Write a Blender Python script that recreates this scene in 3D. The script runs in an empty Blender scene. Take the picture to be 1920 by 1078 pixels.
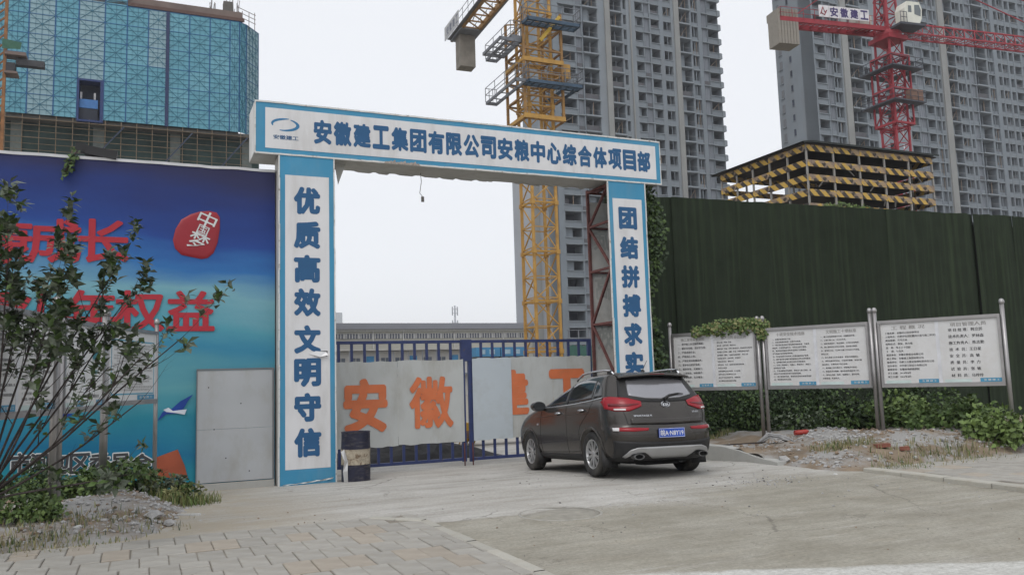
import bpy, bmesh, math, random
from mathutils import Vector, Matrix, Euler
from mathutils.bvhtree import BVHTree
S = bpy.context.scene
C = S.collection
R = math.radians
rnd = random.Random(7)

# ---------------------------------------------------------------- camera
FPX, HC, ROLL = 1550.0, 1.6, 0.0305
PITCH = math.atan((709 - 539) / FPX)
Fv = Vector((0, math.cos(PITCH), math.sin(PITCH)))
Uv = Vector((0, -math.sin(PITCH), math.cos(PITCH)))
Rv = Vector((1, 0, 0))
IX = Rv * math.cos(ROLL) - Uv * math.sin(ROLL)
IY = Uv * math.cos(ROLL) + Rv * math.sin(ROLL)
O0 = Vector((0, 0, HC))
cd = bpy.data.cameras.new('camera'); cam = bpy.data.objects.new('camera', cd); C.objects.link(cam)
mw = Matrix.Identity(4)
for i in range(3):
    mw[i][0] = IX[i]; mw[i][1] = IY[i]; mw[i][2] = -Fv[i]; mw[i][3] = O0[i]
cam.matrix_world = mw
cd.sensor_width = 36; cd.lens = FPX / 1920 * 36; cd.clip_end = 3000; cd.clip_start = 0.1
S.camera = cam

# ---------------------------------------------------------------- world and sun (overcast)
W = bpy.data.worlds.new('World'); S.world = W; W.use_nodes = True
nt = W.node_tree; nt.nodes.clear()
sky = nt.nodes.new('ShaderNodeTexSky'); sky.sky_type = 'NISHITA'; sky.sun_disc = False
SUN_EL, SUN_AZ = 52, 200           # azimuth clockwise from +Y
sky.sun_elevation = R(SUN_EL); sky.sun_rotation = R(SUN_AZ); sky.dust_density = 4
b1 = nt.nodes.new('ShaderNodeBackground'); b1.inputs[1].default_value = 0.05
b2 = nt.nodes.new('ShaderNodeBackground'); b2.inputs[1].default_value = 0.85
b2.inputs[0].default_value = (0.94, 0.96, 1.0, 1)
ad = nt.nodes.new('ShaderNodeAddShader'); wo = nt.nodes.new('ShaderNodeOutputWorld')
hs = nt.nodes.new('ShaderNodeHueSaturation'); hs.inputs['Saturation'].default_value = 0.25
nt.links.new(sky.outputs[0], hs.inputs['Color']); nt.links.new(hs.outputs[0], b1.inputs[0])
nt.links.new(b1.outputs[0], ad.inputs[0]); nt.links.new(b2.outputs[0], ad.inputs[1]); nt.links.new(ad.outputs[0], wo.inputs[0])
sl = bpy.data.lights.new('sun', 'SUN'); sl.energy = 0.6; sl.angle = R(22); sl.color = (1, 0.98, 0.94)
so = bpy.data.objects.new('sun', sl); C.objects.link(so)
az = R(SUN_AZ); el = R(SUN_EL)
sd = Vector((math.sin(az) * math.cos(el), math.cos(az) * math.cos(el), math.sin(el)))
so.rotation_euler = (-sd).to_track_quat('-Z', 'Y').to_euler()
S.view_settings.view_transform = 'Standard'; S.view_settings.look = 'None'
S.view_settings.exposure = 0.0; S.view_settings.gamma = 1; S.view_settings.use_curve_mapping = False
S.cycles.max_bounces = 6; S.cycles.diffuse_bounces = 3; S.cycles.volume_bounces = 0

# ---------------------------------------------------------------- places
ANG = R(24)
P0 = Vector((-4.2588, 15.0136, 0))
UU = Vector((math.cos(ANG), math.sin(ANG), 0)); VV = Vector((-math.sin(ANG), math.cos(ANG), 0))
def G(u, v, z=0.0): return P0 + UU * u + VV * v + Vector((0, 0, z))
def toG(p):
    d = Vector(p) - P0; return d.dot(UU), d.dot(VV), p[2]
def ray(x, y): return Fv + IX * ((x - 960) / FPX) + IY * ((539 - y) / FPX)
def ONV(x, y, v):                      # photo point -> (u, z) on a plane parallel to the gate
    d = ray(x, y); t = (v - (O0 - P0).dot(VV)) / d.dot(VV); p = O0 + d * t
    return (p - P0).dot(UU), p.z
def ONU(x, y, u):                      # -> (v, z)
    d = ray(x, y); t = (u - (O0 - P0).dot(UU)) / d.dot(UU); p = O0 + d * t
    return (p - P0).dot(VV), p.z
def ATZ(x, y, z=0.0):
    d = ray(x, y); t = (z - HC) / d.z; return O0 + d * t
def ATY(x, y, Y):
    d = ray(x, y); t = Y / d.y; return O0 + d * t
def gh(v):                             # ground height by distance across the gate line
    if v < -3.4: return 0.0
    if v < 0: return -0.055 * (v + 3.4)
    if v < 1.3: return -0.187 - 0.04 * v
    return -0.24

# ---------------------------------------------------------------- materials
MATS = {}
def M(name, col, rough=0.75, metal=0.0, var=0.12, sc=3.0, bump=0.0, bsc=40.0, dirt_or_shading=None, damt=0.35, dsc=1.5,
      streak=0.0, spec=0.4, coat=0.0, rand=0.0, noise_det=6, thr=(0.48, 0.72)):
    if name in MATS: return MATS[name]
    m = bpy.data.materials.new(name); m.use_nodes = True; n = m.node_tree; N = n.nodes; L = n.links
    b = N['Principled BSDF']
    b.inputs['Roughness'].default_value = rough; b.inputs['Metallic'].default_value = metal
    b.inputs['Specular IOR Level'].default_value = spec
    if coat: b.inputs['Coat Weight'].default_value = coat; b.inputs['Coat Roughness'].default_value = 0.08
    tc = N.new('ShaderNodeTexCoord')
    mp = N.new('ShaderNodeMapping'); L.new(tc.outputs['Object'], mp.inputs[0])
    tx = N.new('ShaderNodeTexNoise'); tx.inputs['Scale'].default_value = sc; tx.inputs['Detail'].default_value = noise_det
    L.new(mp.outputs[0], tx.inputs['Vector'])
    mr = N.new('ShaderNodeMapRange'); mr.inputs[1].default_value = 0.3; mr.inputs[2].default_value = 0.7
    mr.inputs[3].default_value = 1 - var; mr.inputs[4].default_value = 1 + var; L.new(tx.outputs[0], mr.inputs[0])
    mul = N.new('ShaderNodeMix'); mul.data_type = 'RGBA'; mul.blend_type = 'MULTIPLY'; mul.inputs[0].default_value = 1
    mul.inputs[6].default_value = (*col, 1); L.new(mr.outputs[0], mul.inputs[7]); out = mul.outputs[2]
    if dirt_or_shading:
        m2 = N.new('ShaderNodeMapping'); L.new(tc.outputs['Object'], m2.inputs[0])
        if streak: m2.inputs['Scale'].default_value = (1, 1, 1 / streak)
        t2 = N.new('ShaderNodeTexNoise'); t2.inputs['Scale'].default_value = dsc; t2.inputs['Detail'].default_value = 9
        t2.inputs['Roughness'].default_value = 0.65
        L.new(m2.outputs[0], t2.inputs['Vector'])
        r2 = N.new('ShaderNodeMapRange'); r2.inputs[1].default_value = thr[0]; r2.inputs[2].default_value = thr[1]
        r2.inputs[3].default_value = 0; r2.inputs[4].default_value = damt; L.new(t2.outputs[0], r2.inputs[0])
        mx = N.new('ShaderNodeMix'); mx.data_type = 'RGBA'; L.new(r2.outputs[0], mx.inputs[0]); L.new(out, mx.inputs[6])
        mx.inputs[7].default_value = (*dirt_or_shading, 1); out = mx.outputs[2]
    if rand:
        oi = N.new('ShaderNodeObjectInfo'); r3 = N.new('ShaderNodeMapRange'); L.new(oi.outputs['Random'], r3.inputs[0])
        r3.inputs[3].default_value = 1 - rand; r3.inputs[4].default_value = 1 + rand
        m3 = N.new('ShaderNodeMix'); m3.data_type = 'RGBA'; m3.blend_type = 'MULTIPLY'; m3.inputs[0].default_value = 1
        L.new(out, m3.inputs[6]); L.new(r3.outputs[0], m3.inputs[7]); out = m3.outputs[2]
    L.new(out, b.inputs['Base Color'])
    if bump:
        t4 = N.new('ShaderNodeTexNoise'); t4.inputs['Scale'].default_value = bsc; t4.inputs['Detail'].default_value = 6
        L.new(tc.outputs['Object'], t4.inputs['Vector'])
        bp = N.new('ShaderNodeBump'); bp.inputs['Strength'].default_value = bump; bp.inputs['Distance'].default_value = 0.02
        L.new(t4.outputs[0], bp.inputs['Height']); L.new(bp.outputs[0], b.inputs['Normal'])
    MATS[name] = m
    return m

# ---------------------------------------------------------------- mesh building
class MB:
    def __init__(s): s.v = []; s.f = []; s.m = []; s.sm = []
    def quad(s, a, b, c, d, m=0): s.poly([a, b, c, d], m)
    def poly(s, pts, m=0, smooth=False):
        n = len(s.v); s.v += [tuple(p) for p in pts]; s.f.append(tuple(range(n, n + len(pts)))); s.m.append(m); s.sm.append(smooth)
    def box(s, x0, x1, y0, y1, z0, z1, m=0):
        n = len(s.v)
        s.v += [(x0, y0, z0), (x1, y0, z0), (x1, y1, z0), (x0, y1, z0), (x0, y0, z1), (x1, y0, z1), (x1, y1, z1), (x0, y1, z1)]
        for f in ((0, 3, 2, 1), (4, 5, 6, 7), (0, 1, 5, 4), (1, 2, 6, 5), (2, 3, 7, 6), (3, 0, 4, 7)):
            s.f.append(tuple(n + i for i in f)); s.m.append(m); s.sm.append(False)
    def bar(s, p, q, w, h=None, m=0):
        h = h or w; p = Vector(p); q = Vector(q); d = (q - p)
        if d.length < 1e-6: return
        d.normalize(); a = Vector((0, 0, 1)) if abs(d.z) < 0.9 else Vector((0, 1, 0))
        x = d.cross(a).normalized() * (w / 2); y = x.normalized().cross(d) * (h / 2)
        n = len(s.v)
        for c in (p, q): s.v += [tuple(c - x - y), tuple(c + x - y), tuple(c + x + y), tuple(c - x + y)]
        for f in ((3, 2, 1, 0), (4, 5, 6, 7), (0, 1, 5, 4), (1, 2, 6, 5), (2, 3, 7, 6), (3, 0, 4, 7)):
            s.f.append(tuple(n + i for i in f)); s.m.append(m); s.sm.append(False)
    def tube(s, pts, rad, k=8, m=0, cap=True):
        pts = [Vector(p) for p in pts]; rs = rad if isinstance(rad, (list, tuple)) else [rad] * len(pts)
        n = len(s.v); prev = None
        for i, p in enumerate(pts):
            d = (pts[min(i + 1, len(pts) - 1)] - pts[max(i - 1, 0)])
            d = d.normalized() if d.length > 1e-9 else Vector((0, 0, 1))
            if prev is None: a = Vector((0, 0, 1)) if abs(d.z) < 0.9 else Vector((1, 0, 0)); x = d.cross(a).normalized()
            else: x = (prev - d * prev.dot(d)).normalized()
            prev = x; y = d.cross(x)
            for j in range(k):
                t = 2 * math.pi * j / k; s.v.append(tuple(p + (x * math.cos(t) + y * math.sin(t)) * rs[i]))
        for i in range(len(pts) - 1):
            for j in range(k):
                a = n + i * k + j; b = n + i * k + (j + 1) % k
                s.f.append((a, b, b + k, a + k)); s.m.append(m); s.sm.append(True)
        if cap:
            s.f.append(tuple(n + j for j in range(k))[::-1]); s.m.append(m); s.sm.append(False)
            e = n + (len(pts) - 1) * k; s.f.append(tuple(e + j for j in range(k))); s.m.append(m); s.sm.append(False)
    def lathe(s, prof, c, axis='z', k=24, m=0, smooth=True):     # prof: (r, h)
        n = len(s.v); c = Vector(c)
        for r, h in prof:
            for j in range(k):
                t = 2 * math.pi * j / k; a, b = r * math.cos(t), r * math.sin(t)
                s.v.append(tuple(c + (Vector((a, b, h)) if axis == 'z' else Vector((a, h, b)))))
        for i in range(len(prof) - 1):
            for j in range(k):
                a = n + i * k + j; b = n + i * k + (j + 1) % k
                q = (a, b, b + k, a + k)
                s.f.append(q if axis == 'z' else q[::-1]); s.m.append(m); s.sm.append(smooth)
    def grid(s, rows, m=0, smooth=True, closed=False):
        n = len(s.v); k = len(rows[0])
        for r in rows: s.v += [tuple(p) for p in r]
        for i in range(len(rows) - 1):
            for j in range(k if closed else k - 1):
                a = n + i * k + j; b = n + i * k + (j + 1) % k
                s.f.append((a, b, b + k, a + k)); s.m.append(m); s.sm.append(smooth)
    def mesh(s, name, mats):
        me = bpy.data.meshes.new(name); me.from_pydata(s.v, [], s.f); 
        for mt in (mats if isinstance(mats, (list, tuple)) else [mats]): me.materials.append(mt)
        me.polygons.foreach_set('material_index', s.m); me.polygons.foreach_set('use_smooth', s.sm); me.update()
        return me
    def build(s, name, mats, parent=None, loc=(0, 0, 0), rot=(0, 0, 0)):
        return put(name, s.mesh(name, mats), parent, loc, rot)
def put(name, me, parent=None, loc=(0, 0, 0), rot=(0, 0, 0), scale=None):
    o = bpy.data.objects.new(name, me); C.objects.link(o); o.location = loc; o.rotation_euler = rot
    if scale: o.scale = scale
    if parent: o.parent = parent
    return o
def tag(o, label=None, cat=None, group=None, kind=None):
    if label: o['label'] = label
    if cat: o['category'] = cat
    if group: o['group'] = group
    if kind: o['kind'] = kind
    return o
def thing(name, label, cat, loc=(0, 0, 0), rz=0.0, group=None):
    o = bpy.data.objects.new(name, None); C.objects.link(o); o.location = loc; o.rotation_euler = (0, 0, rz)
    o.empty_display_size = 0.2
    return tag(o, label, cat, group)
def gthing(name, label, cat, u, v, z, group=None): return thing(name, label, cat, G(u, v, z), ANG, group)
def box(name, x0, x1, y0, y1, z0, z1, mat, parent=None):
    b = MB(); b.box(x0, x1, y0, y1, z0, z1); return b.build(name, mat, parent)

# ---------------------------------------------------------------- lettering
GL = {}
def glyph(s, bold=0.0, res=2, k=10):
    key = (s, round(bold, 4), res)
    if key in GL: return GL[key]
    c = bpy.data.curves.new('t', 'FONT'); c.body = s; c.size = 1; c.resolution_u = res
    o = bpy.data.objects.new('t', c); C.objects.link(o); bpy.context.view_layer.update()
    me = bpy.data.meshes.new_from_object(o.evaluated_get(bpy.context.evaluated_depsgraph_get()))
    bpy.data.objects.remove(o); bpy.data.curves.remove(c)
    vs = [v.co.copy() for v in me.vertices]; fs = [tuple(p.vertices) for p in me.polygons]
    bpy.data.meshes.remove(me)
    if not vs: GL[key] = ([], [], (0, 1, 0, 1)); return GL[key]
    V = []; F = []
    offs = [(0, 0)]
    if bold: offs += [(bold * math.cos(2 * math.pi * j / k), bold * math.sin(2 * math.pi * j / k)) for j in range(k)]
    for i, (dx, dy) in enumerate(offs):
        n = len(V); V += [(v.x + dx, v.y + dy, i * 0.0001) for v in vs]; F += [tuple(a + n for a in f) for f in fs]
    x0 = min(v[0] for v in V); x1 = max(v[0] for v in V); y0 = min(v[1] for v in V); y1 = max(v[1] for v in V)
    GL[key] = (V, F, (x0, x1, y0, y1)); return GL[key]
def glyph_obj(name, s, w, h, mat, parent, cx, y, cz, bold=0.0, res=2, fit=True, mirror=False, rot=0.0):
    """one word or character fitted to w x h, facing -y, centred at (cx, cz)"""
    V, F, (x0, x1, y0, y1) = glyph(s, bold, res)
    if not V: return
    sx = w / (x1 - x0); sy = h / (y1 - y0)
    if not fit: sx = sy = h
    mx, my = (x0 + x1) / 2, (y0 + y1) / 2
    me = bpy.data.meshes.new(name)
    cr, sr = math.cos(rot), math.sin(rot); P = []
    for a, b, c in V:
        a = (a - mx) * sx * (-1 if mirror else 1); b = (b - my) * sy
        P.append((a * cr - b * sr, -c, a * sr + b * cr))
    me.from_pydata(P, [], F); me.materials.append(mat); me.update()
    return put(name, me, parent, (cx, y, cz))
def text_block(name, lines, mat, parent, y=-0.004, bold=0.02, res=1):
    """lines: (x_left, z_centre, height, width_or_None, string) all in one flat print"""
    V = []; F = []
    for x, z, h, w, s in lines:
        GV, GF, (x0, x1, y0, y1) = glyph(s, bold, res) if not bold else glyph_small(s, bold)
        if not GV: continue
        sy = h / 0.95; sx = (w / (x1 - x0)) if w else sy
        n = len(V); V += [(x + (a - x0) * sx, y - c, z + (b - 0.38) * sy) for a, b, c in GV]; F += [tuple(a + n for a in f) for f in GF]
    me = bpy.data.meshes.new(name); me.from_pydata(V, [], F); me.materials.append(mat); me.update()
    return put(name, me, parent)
def glyph_small(s, bold): return glyph(s, bold, 1, 2)

# ---------------------------------------------------------------- shared materials
GREEN = (0.06, 0.09, 0.035)
steel = M('brushed_steel', (0.36, 0.35, 0.35), 0.38, 0.75, 0.1, 6, dirt_or_shading=(0.2, 0.18, 0.15), damt=0.4)
sign_white = M('sign_white', (0.66, 0.66, 0.67), 0.55, 0, 0.04, 1.2, dirt_or_shading=(0.38, 0.36, 0.33), damt=0.45, dsc=2.2, streak=5)
sign_blue = M('sign_blue', (0.045, 0.25, 0.42), 0.5, 0, 0.08, 1.5, dirt_or_shading=(0.16, 0.28, 0.36), damt=0.4, dsc=2, streak=4)
letter_blue = M('letter_blue', (0.018, 0.092, 0.215), 0.55, 0, 0.06, 3)
trim_white = M('trim_white', (0.62, 0.62, 0.6), 0.5, 0.1, 0.08, 5, dirt_or_shading=(0.2, 0.16, 0.12), damt=0.7, dsc=7, thr=(0.55, 0.65))
soffit_grey = M('soffit_grey', (0.42, 0.42, 0.4), 0.6, 0, 0.08, 1.5, dirt_or_shading=(0.22, 0.2, 0.17), damt=0.5, dsc=3)
rust_red = M('rust_red', (0.13, 0.05, 0.045), 0.8, 0.1, 0.25, 8)
gate_blue = M('gate_blue', (0.03, 0.045, 0.13), 0.5, 0.1, 0.15, 6, dirt_or_shading=(0.09, 0.06, 0.04), damt=0.6, dsc=9, thr=(0.58, 0.7))
gate_panel = M('gate_panel', (0.46, 0.475, 0.465), 0.55, 0.0, 0.07, 1.2, dirt_or_shading=(0.25, 0.22, 0.17), damt=0.5, dsc=2.4, streak=3, bump=0.08, bsc=3)
gate_panel_new = M('gate_panel_new', (0.46, 0.51, 0.545), 0.5, 0.0, 0.05, 1.0, dirt_or_shading=(0.3, 0.3, 0.28), damt=0.4, dsc=2)
orange = M('orange_paint', (0.60, 0.16, 0.06), 0.6, 0, 0.12, 3, dirt_or_shading=(0.45, 0.2, 0.1), damt=0.4, dsc=5)
door_grey = M('door_grey', (0.39, 0.405, 0.42), 0.55, 0.0, 0.06, 1.1, dirt_or_shading=(0.27, 0.25, 0.2), damt=0.4, dsc=2.5, streak=2)
concrete = M('concrete', (0.40, 0.40, 0.38), 0.9, 0, 0.14, 2, bump=0.3, bsc=25, dirt_or_shading=(0.22, 0.2, 0.17), damt=0.5, dsc=2)
black_mat = M('black_plastic', (0.02, 0.02, 0.022), 0.6)
ink = M('print_black', (0.05, 0.05, 0.055), 0.6)
ink_grey = M('print_grey', (0.28, 0.27, 0.26), 0.6)

def ground_material():
    m = bpy.data.materials.new('ground_mix'); m.use_nodes = True; n = m.node_tree; N = n.nodes; L = n.links
    b = N['Principled BSDF']; b.inputs['Roughness'].default_value = 0.93; b.inputs['Specular IOR Level'].default_value = 0.25
    tc = N.new('ShaderNodeTexCoord')
    def noise(sc, det=6, ro=0.6, strx=1, stry=1):
        mp = N.new('ShaderNodeMapping'); mp.inputs['Scale'].default_value = (strx, stry, 1); L.new(tc.outputs['Object'], mp.inputs[0])
        t = N.new('ShaderNodeTexNoise'); t.inputs['Scale'].default_value = sc; t.inputs['Detail'].default_value = det
        t.inputs['Roughness'].default_value = ro; L.new(mp.outputs[0], t.inputs['Vector']); return t.outputs[0]
    def math_(op, a, c=None):
        q = N.new('ShaderNodeMath'); q.operation = op
        for i, x in enumerate((a, c)):
            if x is None: continue
            if hasattr(x, 'links'): L.new(x, q.inputs[i])
            else: q.inputs[i].default_value = x
        return q.outputs[0]
    def rng(x, a, c, lo=0, hi=1, sm=True):
        q = N.new('ShaderNodeMapRange'); q.interpolation_type = 'SMOOTHSTEP' if sm else 'LINEAR'
        L.new(x, q.inputs[0])
        for i, w in ((1, a), (2, c)):
            if hasattr(w, 'links'): L.new(w, q.inputs[i])
            else: q.inputs[i].default_value = w
        q.inputs[3].default_value = lo; q.inputs[4].default_value = hi; return q.outputs[0]
    def mix(f, a, c, mode='MIX'):
        q = N.new('ShaderNodeMix'); q.data_type = 'RGBA'; q.blend_type = mode
        if hasattr(f, 'links'): L.new(f, q.inputs[0])
        else: q.inputs[0].default_value = f
        for i, x in ((6, a), (7, c)):
            if hasattr(x, 'links'): L.new(x, q.inputs[i])
            else: q.inputs[i].default_value = (*x, 1)
        return q.outputs[2]
    sp = N.new('ShaderNodeSeparateXYZ'); L.new(tc.outputs['Object'], sp.inputs[0]); x, y = sp.outputs[0], sp.outputs[1]
    n1 = noise(1.3, 7, 0.65); n2 = noise(0.35, 5); n3 = noise(11, 5, 0.7); n4 = noise(60, 3, 0.6); n5 = noise(2.2, 8, 0.75, 0.35, 1.6)
    conc = mix(rng(n2, 0.35, 0.65), (0.355, 0.34, 0.315), (0.43, 0.42, 0.40))
    conc = mix(rng(n5, 0.45, 0.7), conc, (0.30, 0.285, 0.255))
    olive = mix(rng(n1, 0.3, 0.7), (0.235, 0.22, 0.182), (0.31, 0.295, 0.255))
    olive = mix(rng(n5, 0.52, 0.68, 0, 0.8), olive, (0.31, 0.285, 0.235))
    olive = mix(rng(n3, 0.55, 0.7, 0, 0.55), olive, (0.19, 0.18, 0.15))
    # boundary: y' = y + noise ; sharp on the left, soft to the right
    nd = math_('MULTIPLY', math_('SUBTRACT', n1, 0.5), 0.5)
    nr = math_('MULTIPLY', math_('MULTIPLY', math_('SUBTRACT', n2, 0.45), 5.0), rng(x, 2.0, 5.0))
    yy = math_('ADD', math_('ADD', y, nd), nr)
    edge = math_('SUBTRACT', yy, rng(x, 2.5, 8.5, 0.0, 1.7))
    f1 = rng(math_('ADD', edge, math_('MULTIPLY', math_('SUBTRACT', n3, 0.5), rng(x, 1.5, 4.0, 0.1, 1.6))), math_('SUBTRACT', -6.30, rng(x, 2.0, 5.0, 0.05, 0.9)), math_('ADD', -6.26, rng(x, 2.0, 5.0, 0.03, 0.7)))
    col = mix(f1, olive, conc)
    # newer pale concrete beyond the kerb end, towards the road
    y2 = math_('ADD', y, math_('MULTIPLY', math_('SUBTRACT', n1, 0.5), 0.35))
    y2 = math_('ADD', y2, math_('MULTIPLY', x, 0.433))
    col = mix(rng(y2, -8.95, -8.83), mix(rng(n3, 0.35, 0.75), (0.50, 0.50, 0.48), (0.36, 0.355, 0.33)), col)
    col = mix(math_('MULTIPLY', rng(n4, 0.56, 0.72), rng(n1, 0.45, 0.6, 0.1, 0.8)), col, (0.15, 0.14, 0.12))
    vo = N.new('ShaderNodeTexVoronoi'); vo.feature = 'DISTANCE_TO_EDGE'; vo.inputs['Scale'].default_value = 0.33
    wv = N.new('ShaderNodeVectorMath'); wv.operation = 'MULTIPLY_ADD'; L.new(n1, wv.inputs[0]); wv.inputs[1].default_value = (1.3, 1.3, 0); L.new(tc.outputs['Object'], wv.inputs[2]); L.new(wv.outputs[0], vo.inputs['Vector'])
    crack = math_('MULTIPLY', rng(vo.outputs['Distance'], 0.0015, 0.006, 1, 0), rng(n2, 0.45, 0.55))
    col = mix(math_('MULTIPLY', crack, 0.6), col, (0.12, 0.11, 0.095))
    stain = noise(0.9, 8, 0.8, 1.0, 1.0); col = mix(rng(stain, 0.56, 0.72, 0, 0.55), col, (0.24, 0.22, 0.185))
    stain2 = noise(0.7, 9, 0.8, 0.3, 2.0); col = mix(rng(stain2, 0.55, 0.68, 0, 0.5), col, (0.46, 0.45, 0.425))
    fine = noise(26, 6, 0.75); col = mix(1.0, col, mix(rng(fine, 0.3, 0.7), (0.86, 0.86, 0.86), (1.18, 1.18, 1.18)), 'MULTIPLY')
    smear = noise(1.6, 8, 0.8, 0.25, 1.8); col = mix(1.0, col, mix(rng(smear, 0.35, 0.65), (0.94, 0.93, 0.91), (1.17, 1.17, 1.16)), "MULTIPLY")
    # brownish soil dust near the left bank
    dust = math_('MULTIPLY', rng(x, -1.5, 0.6, 1, 0), rng(n1, 0.35, 0.6, 0.3, 0.9))
    col = mix(dust, col, (0.36, 0.315, 0.245))
    dist = rng(y, 6, 12); col = mix(dist, col, (0.30, 0.28, 0.24))
    L.new(col, b.inputs['Base Color'])
    bp = N.new('ShaderNodeBump'); bp.inputs['Strength'].default_value = 0.5; bp.inputs['Distance'].default_value = 0.012
    L.new(math_('ADD', math_('MULTIPLY', n3, 1.4), math_('MULTIPLY', n4, 0.8)), bp.inputs['Height']); L.new(bp.outputs[0], b.inputs['Normal'])
    return m

def axis_steps(near, step, far):
    a = []; x = near[0]
    while x < near[1] - 1e-6: a.append(x); x += step
    a.append(near[1]); lo = []; hi = []; s = step; x = near[0]
    while x > far[0]: s *= 1.6; x -= s; lo.append(max(x, far[0]))
    s = step; x = near[1]
    while x < far[1]: s *= 1.6; x += s; hi.append(min(x, far[1]))
    return lo[::-1] + a + hi
def make_ground():
    us = axis_steps((-9, 16), 0.5, (-520, 620)); vs = axis_steps((-14, 6), 0.2, (-300, 640))
    b = MB(); r2 = random.Random(3)
    rows = [[(u, v, gh(v) + (r2.uniform(-0.006, 0.006) if -12 < v < -5 and -4 < u < 12 else 0)) for u in us] for v in vs]
    b.grid(rows, smooth=True)
    o = b.build('ground', ground_material(), None, P0, (0, 0, ANG)); tag(o, kind='structure')
make_ground()

# ---------------------------------------------------------------- pavements
def tile_mats():
    return [M('paver_grey', (0.325, 0.31, 0.28), 0.9, 0, 0.14, 5, bump=0.25, bsc=60, dirt_or_shading=(0.28, 0.255, 0.21), damt=0.7, dsc=3.5, rand=0.07),
            M('paver_sand', (0.34, 0.30, 0.25), 0.9, 0, 0.12, 5, bump=0.25, bsc=60, dirt_or_shading=(0.30, 0.27, 0.22), damt=0.6, dsc=3.5, rand=0.06)]
def pavement(name, u0, u1, v0, v1, z, seed, clip=None, w=0.25, h=0.5):
    r2 = random.Random(seed)
    bed = MB(); bed.box(u0, u1, v0, v1, z - 0.12, z - 0.012)
    root = bed.build(name, M('joint_soil', (0.20, 0.18, 0.15), 0.95, 0, 0.3, 9), None, P0, (0, 0, ANG)); tag(root, kind='structure')
    def tm(nm, ww, hh, mt, j):
        b = MB(); x0, x1, y0, y1 = j, ww - j, j, hh - j; c = 0.008
        b.poly([(x0 + c, y0 + c, 0), (x1 - c, y0 + c, 0), (x1 - c, y1 - c, 0), (x0 + c, y1 - c, 0)])
        for a, d, e, f in (((x0, y0), (x1, y0), (x1 - c, y0 + c), (x0 + c, y0 + c)), ((x1, y0), (x1, y1), (x1 - c, y1 - c), (x1 - c, y0 + c)),
                           ((x1, y1), (x0, y1), (x0 + c, y1 - c), (x1 - c, y1 - c)), ((x0, y1), (x0, y0), (x0 + c, y0 + c), (x0 + c, y1 - c))):
            b.poly([(a[0], a[1], -0.008), (d[0], d[1], -0.008), (*e, 0), (*f, 0)])
            b.poly([(a[0], a[1], -0.04), (d[0], d[1], -0.04), (d[0], d[1], -0.008), (a[0], a[1], -0.008)])
        return b.mesh('paving_stone', mt)
    T = [[tm('p', w, h, mt, jj) for jj in (0.0015, 0.0025, 0.005)] for mt in tile_mats()]
    HF = [[tm('p', w, h / 2, mt, jj) for jj in (0.003, 0.005, 0.008)] for mt in tile_mats()]
    row = 0; v = v1 - h; cnt = 0
    while v > v0 - 0.01:
        off = (row % 3) * w / 3; u = u0 + off - w
        while u < u1 - 0.01:
            if u >= u0 - 0.001 and u + w <= u1 + 0.001 and (clip is None or clip(u + w / 2, v + h / 2)) and cnt < 300:
                sand = 1 if (r2.random() < (0.45 if row % 3 == 1 else 0.08)) else 0
                if r2.random() < 0.18:
                    for q in (0, h / 2):
                        put('paving_stone', r2.choice(HF[sand]), root, (u, v + q, z + r2.uniform(-0.006, 0.006)), (r2.uniform(-.008, .008), r2.uniform(-.01, .01), 0)); cnt += 1
                else:
                    put('paving_stone', r2.choice(T[sand]), root, (u, v, z + r2.uniform(-0.006, 0.006)), (r2.uniform(-.006, .006), r2.uniform(-.01, .01), r2.uniform(-.006, .006))); cnt += 1
            elif u < u1 - .03 and u + w > u1 and cnt < 300:
                put('paving_stone', T[0][0], root, (u, v, z), (0, 0, 0), ((u1 - u) / w, 1, 1)); cnt += 1
            u += w
        v -= h; row += 1
    return root
KT = -5.62
def left_clip(u, v): return u < 0.72 and u + (v + 5.62) < 1.2 and (v < -5.95 or u < .42)
pl = pavement('pavement', -6.4, 0.76, -10.5, KT, 0.02, 5, left_clip)
def kerb(parent, p, q, n, z, w=0.12, mt=None):
    mt = mt or M('kerb_stone', (0.40, 0.385, 0.34), 0.9, 0, 0.1, 4, bump=0.3, bsc=40, dirt_or_shading=(0.25, 0.22, 0.17), damt=0.6, dsc=4, rand=0.08)
    p = Vector(p); q = Vector(q); L_ = (q - p).length / n; a = math.atan2(q.y - p.y, q.x - p.x)
    b = MB(); c = 0.012
    b.grid([[(0.004, 0, -0.15), (0.004, 0, z - c), (0.004, c, z), (0.004, w - c, z), (0.004, w, z - c), (0.004, w, -0.15)],
            [(L_ - 0.004, 0, -0.15), (L_ - 0.004, 0, z - c), (L_ - 0.004, c, z), (L_ - 0.004, w - c, z), (L_ - 0.004, w, z - c), (L_ - 0.004, w, -0.15)]], smooth=False)
    me = b.mesh('kerb_stone', mt)
    for i in range(n):
        pos = p + (q - p) * (i / n); put('kerb_stone', me, parent, (pos.x, pos.y, rnd.uniform(-.006, .006)), (0, rnd.uniform(-.004, .004), a + rnd.uniform(-.004, .004)))
kerb(pl, (0.86, -10.6), (0.78, -6.15), 9, 0.03)
kerb(pl, (0.77, -6.14), (0.30, -5.60), 2, 0.03)
pr = pavement('pavement', 8.0, 19.0, -8.6, -5.75, 0.05, 8, lambda u, v: True, 0.4, 0.4)
kerb(pr, (7.98, -5.7), (7.78, -8.7), 4, 0.062, 0.2)

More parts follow.
